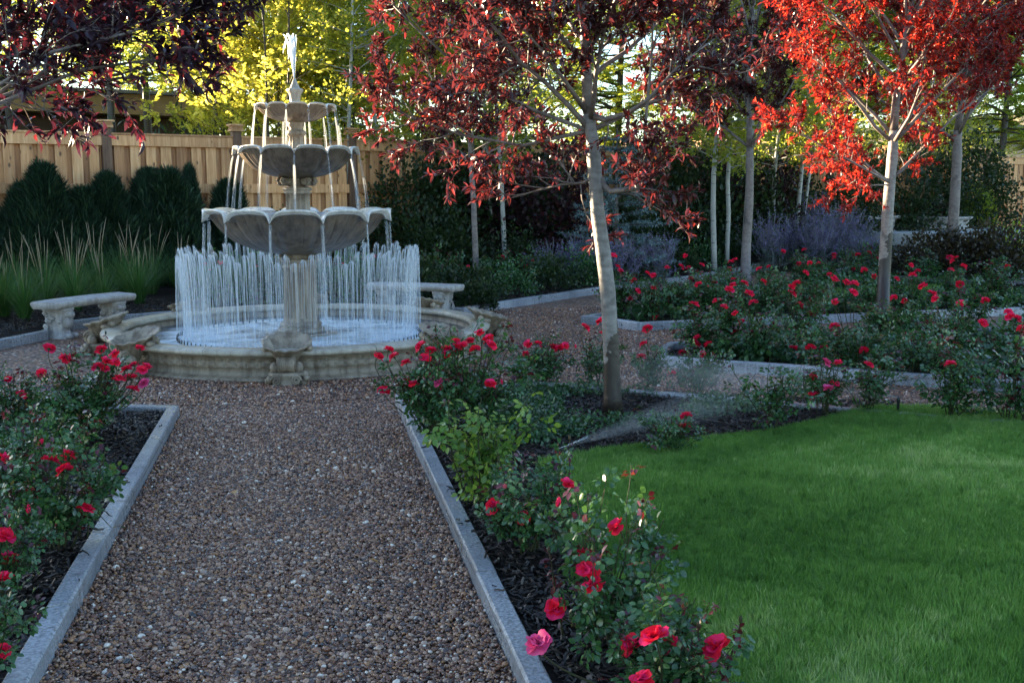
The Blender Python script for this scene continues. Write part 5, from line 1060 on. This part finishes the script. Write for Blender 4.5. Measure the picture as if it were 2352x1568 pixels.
rose_bush('rose bush with one bright pink-red bloom low beside the dark mulch', at(5, 1375), .36, [(12, 1230), (23, 1285), (3, 1332)], 4, .75, None, BN)
rose_bush('rose mostly out of view at the lower corner of the kerb bed', at(-75, 1610), .40, [(1, 1497)], 2, .8, None, BN)
rose_bush('leafy rose behind the three-bloom bush beside the ground cover', at(40, 1150), .40, [(12, 1055), (70, 1128)], 0, 1.0)
t = rose_bush('tall red rose at the bed corner facing the pool, blooms reaching out', at(985, 1003), .56, [(870, 819), (893, 804), (905, 819), (932, 832), (966, 795), (988, 805), (975, 822), (938, 877), (880, 897), (950, 880), (1001, 855), (1008, 879, -.2, 1)], 0, .85, None, BN)
shoot(t, 1012, 752)
rose_bush('tall red rose just behind the corner rose with upright blooms', at(1085, 985), .58, [(1025, 801), (1025, 815), (1046, 785), (1063, 795), (1080, 783), (1101, 763), (1121, 780), (1092, 802), (1127, 883, -.25), (1050, 800), (1128, 792)], 1, 1.0, None, BN)
rose_bush('rose bush of yellow-green young leaves without blooms', at(1105, 1160), .52, [], 0, .9, None, [BY], 'rose bushes without blooms')
t = rose_bush('rose bush spilling over the kerb with three scattered blooms', at(1215, 1270), .42, [(1135, 1163), (1198, 1187), (1305, 1112)], 2, .95, None, BN)
shoot(t, 1322, 1010); shoot(t, 1120, 1130); shoot(t, 1285, 1110)
t = rose_bush('rose bush with one bloom held high on a long bare stem', at(1395, 1490), .50, [(1417, 1210, -.05), (1345, 1273), (1347, 1310), (1363, 1343, -.2), (1277, 1397, -.1)], 1, .80, None, BN)
shoot(t, 1260, 1265)
t = rose_bush('nearest rose bush at the lawn edge with low pink-red blooms', at(1530, 1660), .36, [(1238, 1478, -.2, 1), (1453, 1482), (1503, 1462), (1532, 1473), (1647, 1487), (1475, 1560, -.3)], 0, 1.1, None, BN)
shoot(t, 1703, 1425); shoot(t, 1610, 1440)
rose_bush('red rose at the far edge of the bed, first from the pool', at(1245, 884), .36, [(1207, 813), (1213, 790), (1235, 790), (1270, 797), (1298, 795), (1283, 802)], 0, 1.1, None, BN)
rose_bush('rose half hidden behind the leaning grey trunk with blooms above', at(1368, 893), .42, [(1345, 752), (1378, 738), (1388, 768)], 4)
rose_bush('slender rose just right of the leaning grey trunk', at(1488, 900), .40, [(1487, 755), (1478, 790), (1473, 819)], 5, .9)
rose_bush('rose in the cross-path row with a single low bloom', at(1600, 908), .38, [(1543, 858)], 1, .95)
rose_bush('leafy rose without blooms standing tall before the cross path', at(1765, 988), .46, [], 5, 1.0, None, None, 'rose bushes without blooms')
rose_bush('misty rose with pink-red blooms left of the sprinkler riser', at(1893, 952), .40, [(1925, 834), (1897, 832, None, 1), (1870, 866), (1917, 882), (1903, 892, -.2, 1), (1868, 909)], 4, 1.2)
rose_bush('open rose with bare lower stems nearest the sprinkler riser', at(1985, 946), .42, [(1995, 837)], 5, 1.1)
rose_bush('bushy rose right of the sprinkler riser with one bloom on top', at(2178, 963), .50, [(2183, 836)], 0, 1.0)
t = rose_bush('dark rose with tall red shoots at the end of the cross-path row', at(2338, 975), .52, [], 1, .9, None, None, 'rose bushes without blooms')
shoot(t, 2337, 745); shoot(t, 2352, 800); shoot(t, 2310, 840)
rose_bush('low rose under the sprinkler spray with two blooms', at(1548, 1042), .30, [(1575, 955), (1573, 980)], 2, 1.1)
# the far beds: rows of bushes, every bloom of the photo given to the bush beneath it
B5 = '72,530 115,612 97,590 375,595 475,532 450,592 490,597 565,580 262,628 297,640 182,668 210,725 295,710 315,765 163,770 378,765 378,798 505,657 548,690 640,680 605,708 740,662 738,690 720,718 800,683 825,740 725,565 750,555 718,605 522,800 650,780 685,812 748,848 787,897 745,953 310,870 335,832 540,990 540,1020 600,1025 567,1080 455,1080 905,675 975,662 935,590 882,603 1015,507 1133,498 1140,625 1060,703 1092,685 1065,740 850,790 1103,575 1163,573 1213,575 1298,525 1298,545 1272,635 1305,660 1405,605 1408,683 1405,733 1465,613 1432,525 1493,512 1520,645 1545,548 1373,680 1258,762 1305,787 1107,805 1300,920 1628,767 1690,780 1645,658 1725,582 1760,617 1815,652 1735,637 1788,700 1842,742 1860,770 1940,540 1970,545 1945,607 1887,617 1955,563 2015,592 2093,552 2262,590 2000,797 2047,805 1995,690 2137,782 2303,448 2295,512 2340,478 2122,902 2265,843 2275,870 2310,880 2340,935 2130,1085 1240,1043 1172,1040 1075,1045 1462,1058'
BL = [((1500 + float(a.split(',')[0]) / 2.2189) * .91875, (400 + float(a.split(',')[1]) / 2.2189) * .91875) for a in B5.split()]
rows = []
def row(nm, a, b, n, h, off=.0, jit=.12):
    a, b = np.array(a), np.array(b)
    for i in range(n): q = a + (b - a) * (i + off) / max(1, n - 1) + rng.normal(0, jit, 2); rows.append((q, nm, i, h * rng.uniform(.88, 1.15)))
row('front row of the wedge bed', (3.55, 9.25), (6.2, 7.25), 6, .46); row('second row of the wedge bed', (3.95, 9.85), (8.6, 10.2), 7, .50); row('inner row of the wedge bed', (5.6, 8.6), (8.3, 8.0), 4, .44)
row('kerb row of the middle bed', (3.95, 11.95), (9.6, 12.6), 9, .50); row('second row of the middle bed', (4.4, 12.75), (6.3, 13.2), 4, .50); row('back row of the middle bed', (3.7, 12.5), (8.6, 16.7), 9, .46); row('far end row of the middle bed', (9.2, 16.4), (11.3, 14.6), 4, .5)
row('front row of the far bed', (9.6, 17.5), (13.2, 16.1), 6, .5); row('back row of the far bed', (10.8, 18.6), (14.2, 17.6), 5, .5); row('group past the middle bed', (11.6, 13.2), (13.6, 15.2), 5, .55)
def proj(P):
    r = P[0] * math.cos(YAW) - P[1] * math.sin(YAW); fw = P[0] * math.sin(YAW) + P[1] * math.cos(YAW); z = P[2] - EYE; f = fw * math.cos(PITCH) - z * math.sin(PITCH); u = fw * math.sin(PITCH) + z * math.cos(PITCH); return 1176 + FPX * r / f, 784 - FPX * u / f
asg = {i: [] for i in range(len(rows))}
for x, y in BL:
    best, bi = 1e9, None
    for i, (q, nm, k, h) in enumerate(rows):
        bx, by = proj((*q, .05)); tx, ty = proj((*q, h * 1.12)); hp = by - ty
        if not (ty - .55 * hp < y < by - .05 * hp): continue
        c = abs(x - bx) / (FPX * .4 / depth_of(*q)) + abs(y - ty) / hp * .6 + .12 * len(asg[i])
        if c < best: best, bi = c, i
    if bi is not None and best < 2.2: asg[bi].append((x, y))
cnt = ['no bloom', 'one bloom', 'two blooms', 'three blooms', 'four blooms', 'five blooms', 'six blooms', 'seven blooms', 'eight blooms', 'many blooms']
for i, (q, nm, k, h) in enumerate(rows):
    nb = len(asg[i]); rose_bush(f'rose, {words[k]} from the fountain in the {nm}, {cnt[min(nb, 9)]}', (*q, hgt(*q) + .05), h, asg[i], i % 6, rng.uniform(.95, 1.3), bsize=1.12, group='rose bushes in the far beds')
# roses seen through the jets behind the pool
for i, (x, d, bl) in enumerate(((505, 14.8, [(507, 602), (470, 607), (480, 620)]), (585, 14.9, [(588, 612), (602, 648)]), (790, 15.2, [(778, 570), (808, 592), (790, 606), (822, 612)]), (870, 15.4, [(858, 588), (870, 640), (845, 660)]), (955, 15.6, [(943, 650), (960, 668), (935, 640)]))):
    rose_bush(f'rose bush blurred by the falling water, {words[i]} along the bed behind the pool', gd(x, d, .1), .62, bl, i, 1.2, bsize=1.0, group='roses behind the pool')
for i, (x, d, bl) in enumerate(((1010, 16.4, [(995, 632)]), (1140, 16.8, [(1154, 590), (1075, 613)]), (1215, 16.9, [(1207, 611), (1225, 598), (1238, 633)]))):
    rose_bush(f'sparse rose among the low shrubs, {words[i]} right of the jets', gd(x, d, .1), .6, bl, i + 1, 1., bsize=1.0, group='roses in the back bed')

# red shoots: upright new growth on some roses
# ------------------------------------------------------------------ sprinklers and their spray
OCT = (np.array([(0, 0, 0), (-.10, .4, .0), (.10, .4, .0), (0, .4, .10), (0, .4, -.10), (0, 1, 0)]), None, [(0, 1, 3), (0, 3, 2), (0, 2, 4), (0, 4, 1), (5, 3, 1), (5, 2, 3), (5, 4, 2), (5, 1, 4)])
def spray_mat(reach, spread, vfan, dens):
    m, N, ramp, fin = new_mat('spray_mist'); out = [n for n in m.node_tree.nodes if n.type == 'OUTPUT_MATERIAL'][0]
    co = N('TexCoord').outputs['Object']; x = N('SeparateXYZ', {0: co}); mth = lambda op, a, b=0.: N('Math', {0: a, 1: b}, operation=op).outputs[0]
    u = mth('MULTIPLY', x.outputs[1], 1 / reach); ui = mth('ADD', mth('POWER', u, 1.15), .01)
    zz = mth('ADD', x.outputs[2], mth('MULTIPLY', mth('MULTIPLY', u, u), .05 * reach))
    qx = mth('DIVIDE', mth('MULTIPLY', x.outputs[0], 1 / (spread * reach)), ui); qz = mth('DIVIDE', mth('MULTIPLY', zz, 1 / (vfan * reach)), ui)
    r2 = mth('ADD', mth('MULTIPLY', qx, qx), mth('MULTIPLY', qz, qz)); edge = N('MapRange', {0: r2, 1: 1., 2: .0, 3: 0., 4: 1.}).outputs[0]
    f1 = mth('POWER', N('MapRange', {0: u, 1: 1., 2: 0., 3: 0., 4: 1.}).outputs[0], 1.3); f2 = mth('DIVIDE', .22, mth('ADD', u, .16))
    nz = N('TexNoise', {'Vector': N('Mapping', {'Vector': co, 'Scale': (9., 2.2, 12.)}).outputs[0], 'Scale': 1., 'Detail': 3.}).outputs['Fac']; nn = N('MapRange', {0: nz, 1: .3, 2: .75, 3: .25, 4: 1.6}).outputs[0]
    d = mth('MULTIPLY', mth('MULTIPLY', mth('MULTIPLY', edge, f1), f2), mth('MULTIPLY', nn, dens))
    v = N('VolumePrincipled', {'Color': (.96, .98, 1.), 'Density': d, 'Anisotropy': .3}); m.node_tree.links.new(v.outputs[0], out.inputs['Volume']); return m
def sprinkler(label, pos, h, az, el, n, reach, spread, core, vfan=.10, size=.05):
    t = thing('sprinkler', label, 'sprinkler', pos, 0, 'garden sprinklers'); mb = MB(); lathe(mb, [(.001, -.02), (.0095, -.02), (.0095, h - .03), (.0125, h - .028), (.0125, h - .008), (.010, h), (.004, h + .004), (.001, h + .004)], 20); mb.build('riser', M['plastic'], t)
    mb = MB(); V = []; nu, na = 18, 28
    for u in np.linspace(.004, 1, nu):
        a_ = np.arange(na) * 2 * np.pi / na; V.append(np.stack([np.cos(a_) * spread * reach * (u ** 1.15 + .01), np.full(na, u * reach), vfan * reach * np.sin(a_) * (u ** 1.15 + .01) - .05 * reach * u * u], -1))
    V = [np.tile([0, .002, 0], (na, 1))] + V + [np.tile([0, reach * 1.0, -.05 * reach], (na, 1))]
    grid(mb, np.array(V)[::-1], closed_v=True); o = mb.build('water_spray', spray_mat(reach, spread, vfan, n), t, True, (0, 0, h), (el, 0, -az))
    if core:
        mb = MB()
        for k in range(5):
            aa = rng.normal(0, .05); ee = rng.normal(0, .02); u = np.linspace(0, core * rng.uniform(.6, 1.2), 6); tube(mb, np.column_stack([u * math.sin(aa), u, u * math.sin(ee)]), np.linspace(.0010, .0014, 6), 4)
        mb.build('water_jet', M['mist'], t, True, (0, 0, h), (el, 0, -az))
s1 = gp(1272, 1082, .098)
sprinkler('black pop-up sprinkler throwing a white fan of water over the bed', s1, .115, R(52), R(2), 5.0, 2.3, .20, .30, .065)
s2 = gp(2062, 951, .098)
sprinkler('green sprinkler riser at the lawn corner spraying a thin mist', s2, .115, R(-66), R(6), 4., 2.2, .45, .10, .085)
s3 = gp(2047, 692, .05)
sprinkler('small distant sprinkler arching a thin jet over the far lawn', s3, .16, R(-50), R(40), 9., .7, .12, .4)

# ------------------------------------------------------------------ the dark far fountain and its bench
t = thing('dark_fountain', 'small dark bowl fountain with a white bubbling jet on the far patio', 'fountain', (PAT[0] + .02, PAT[1] + .1, PAT[2] + .12))
mb = MB(); lathe(mb, [(.72, -.05), (.74, .0), (.74, .05), (.68, .08), (.68, .22), (.72, .25), (.76, .27), (.77, .30), (.74, .315), (.66, .31), (.64, .2), (.02, .18)], 64); mb.build('basin', M['stone_grey'], t)
mb = MB(); lathe(mb, [(.20, .15), (.20, .20), (.10, .25), (.08, .36), (.11, .42), (.20, .46), (.28, .53), (.325, .60), (.345, .625), (.34, .64), (.31, .645), (.28, .61), (.02, .60)], 56); mb.build('bowl', M['stone_dark'], t)
mb = MB()
for k in range(26): a, s = rng.uniform(0, 6.28), rng.uniform(.02, .11); u = np.linspace(0, 1, 10); tube(mb, np.column_stack([s * u * math.cos(a), s * u * math.sin(a), .60 + .22 * 4 * (u * .8) * (1 - u * .8) * rng.uniform(.8, 1)]), .022, 6)
mb.build('bubbling_jet', M['film'], t)
pb = gd(2003, 25.2); bench_p = pb
t = thing('stone_bench', 'far stone bench beside the dark fountain patio', 'bench', (*pb[:2], pb[2] + .10), R(110), 'curved stone benches'); link('seat', BM[0], t)
for sg in (-1, 1): q = sg * .135; link('leg', BM[1], t, (2.9 * math.cos(q) - 2.9, 2.9 * math.sin(q), 0), (0, 0, q))

# ------------------------------------------------------------------ small things lying about
def dryleaf(s, mat):
    mb = MB(); tv = LEAF[0] * (s, s, s) + np.array([0, -s / 2, .004]); tv[:, 0] *= 1.7; tv[:, 2] += .25 * np.abs(tv[:, 0]); mb.add(tv, LEAF[1], LEAF[2]); return mb.mesh('fallen_leaf', mat)
dl = [dryleaf(.05, M['leaf_dry']), dryleaf(.035, M['petal_fallen'])]
for x, y, k, lb in ((2155, 966, 0, 'brown leaf on the lawn right of the sprinkler riser'), (2222, 990, 0, 'orange leaf on the lawn near the bushy rose'), (1740, 1258, 0, 'tan leaf lying mid-lawn'), (1853, 1370, 0, 'small brown leaf on the lawn'), (2035, 1500, 0, 'curled pale leaf low on the lawn'), (715, 975, 1, 'pink petal on the gravel in front of the pool'), (620, 1355, 1, 'small pink petal among the path pebbles'), (1870, 1000, 0, 'brown leaf on the lawn below the mulch edge'), (540, 1130, 0, 'brown leaf on the gravel path, farther of two'), (860, 1290, 0, 'brown leaf on the gravel path nearer the right kerb'), (1300, 760, 0, 'brown leaf on the gravel right of the shell spouts'), (1490, 985, 0, 'brown leaf on the mulch right of the leaning grey trunk'), (800, 1105, 1, 'pink petal on the gravel between the two kerbs'), (1330, 1180, 1, 'pink petal on the lawn edge by the spilling rose')):
    p = gp(x, y, .10 if k == 0 else .02); tag(link('fallen_leaf' if k == 0 else 'fallen_petal', dl[k], None, p, (rng.normal(0, .3), rng.normal(0, .3), rng.uniform(0, 6.28))), lb, 'leaf' if k == 0 else 'petal')
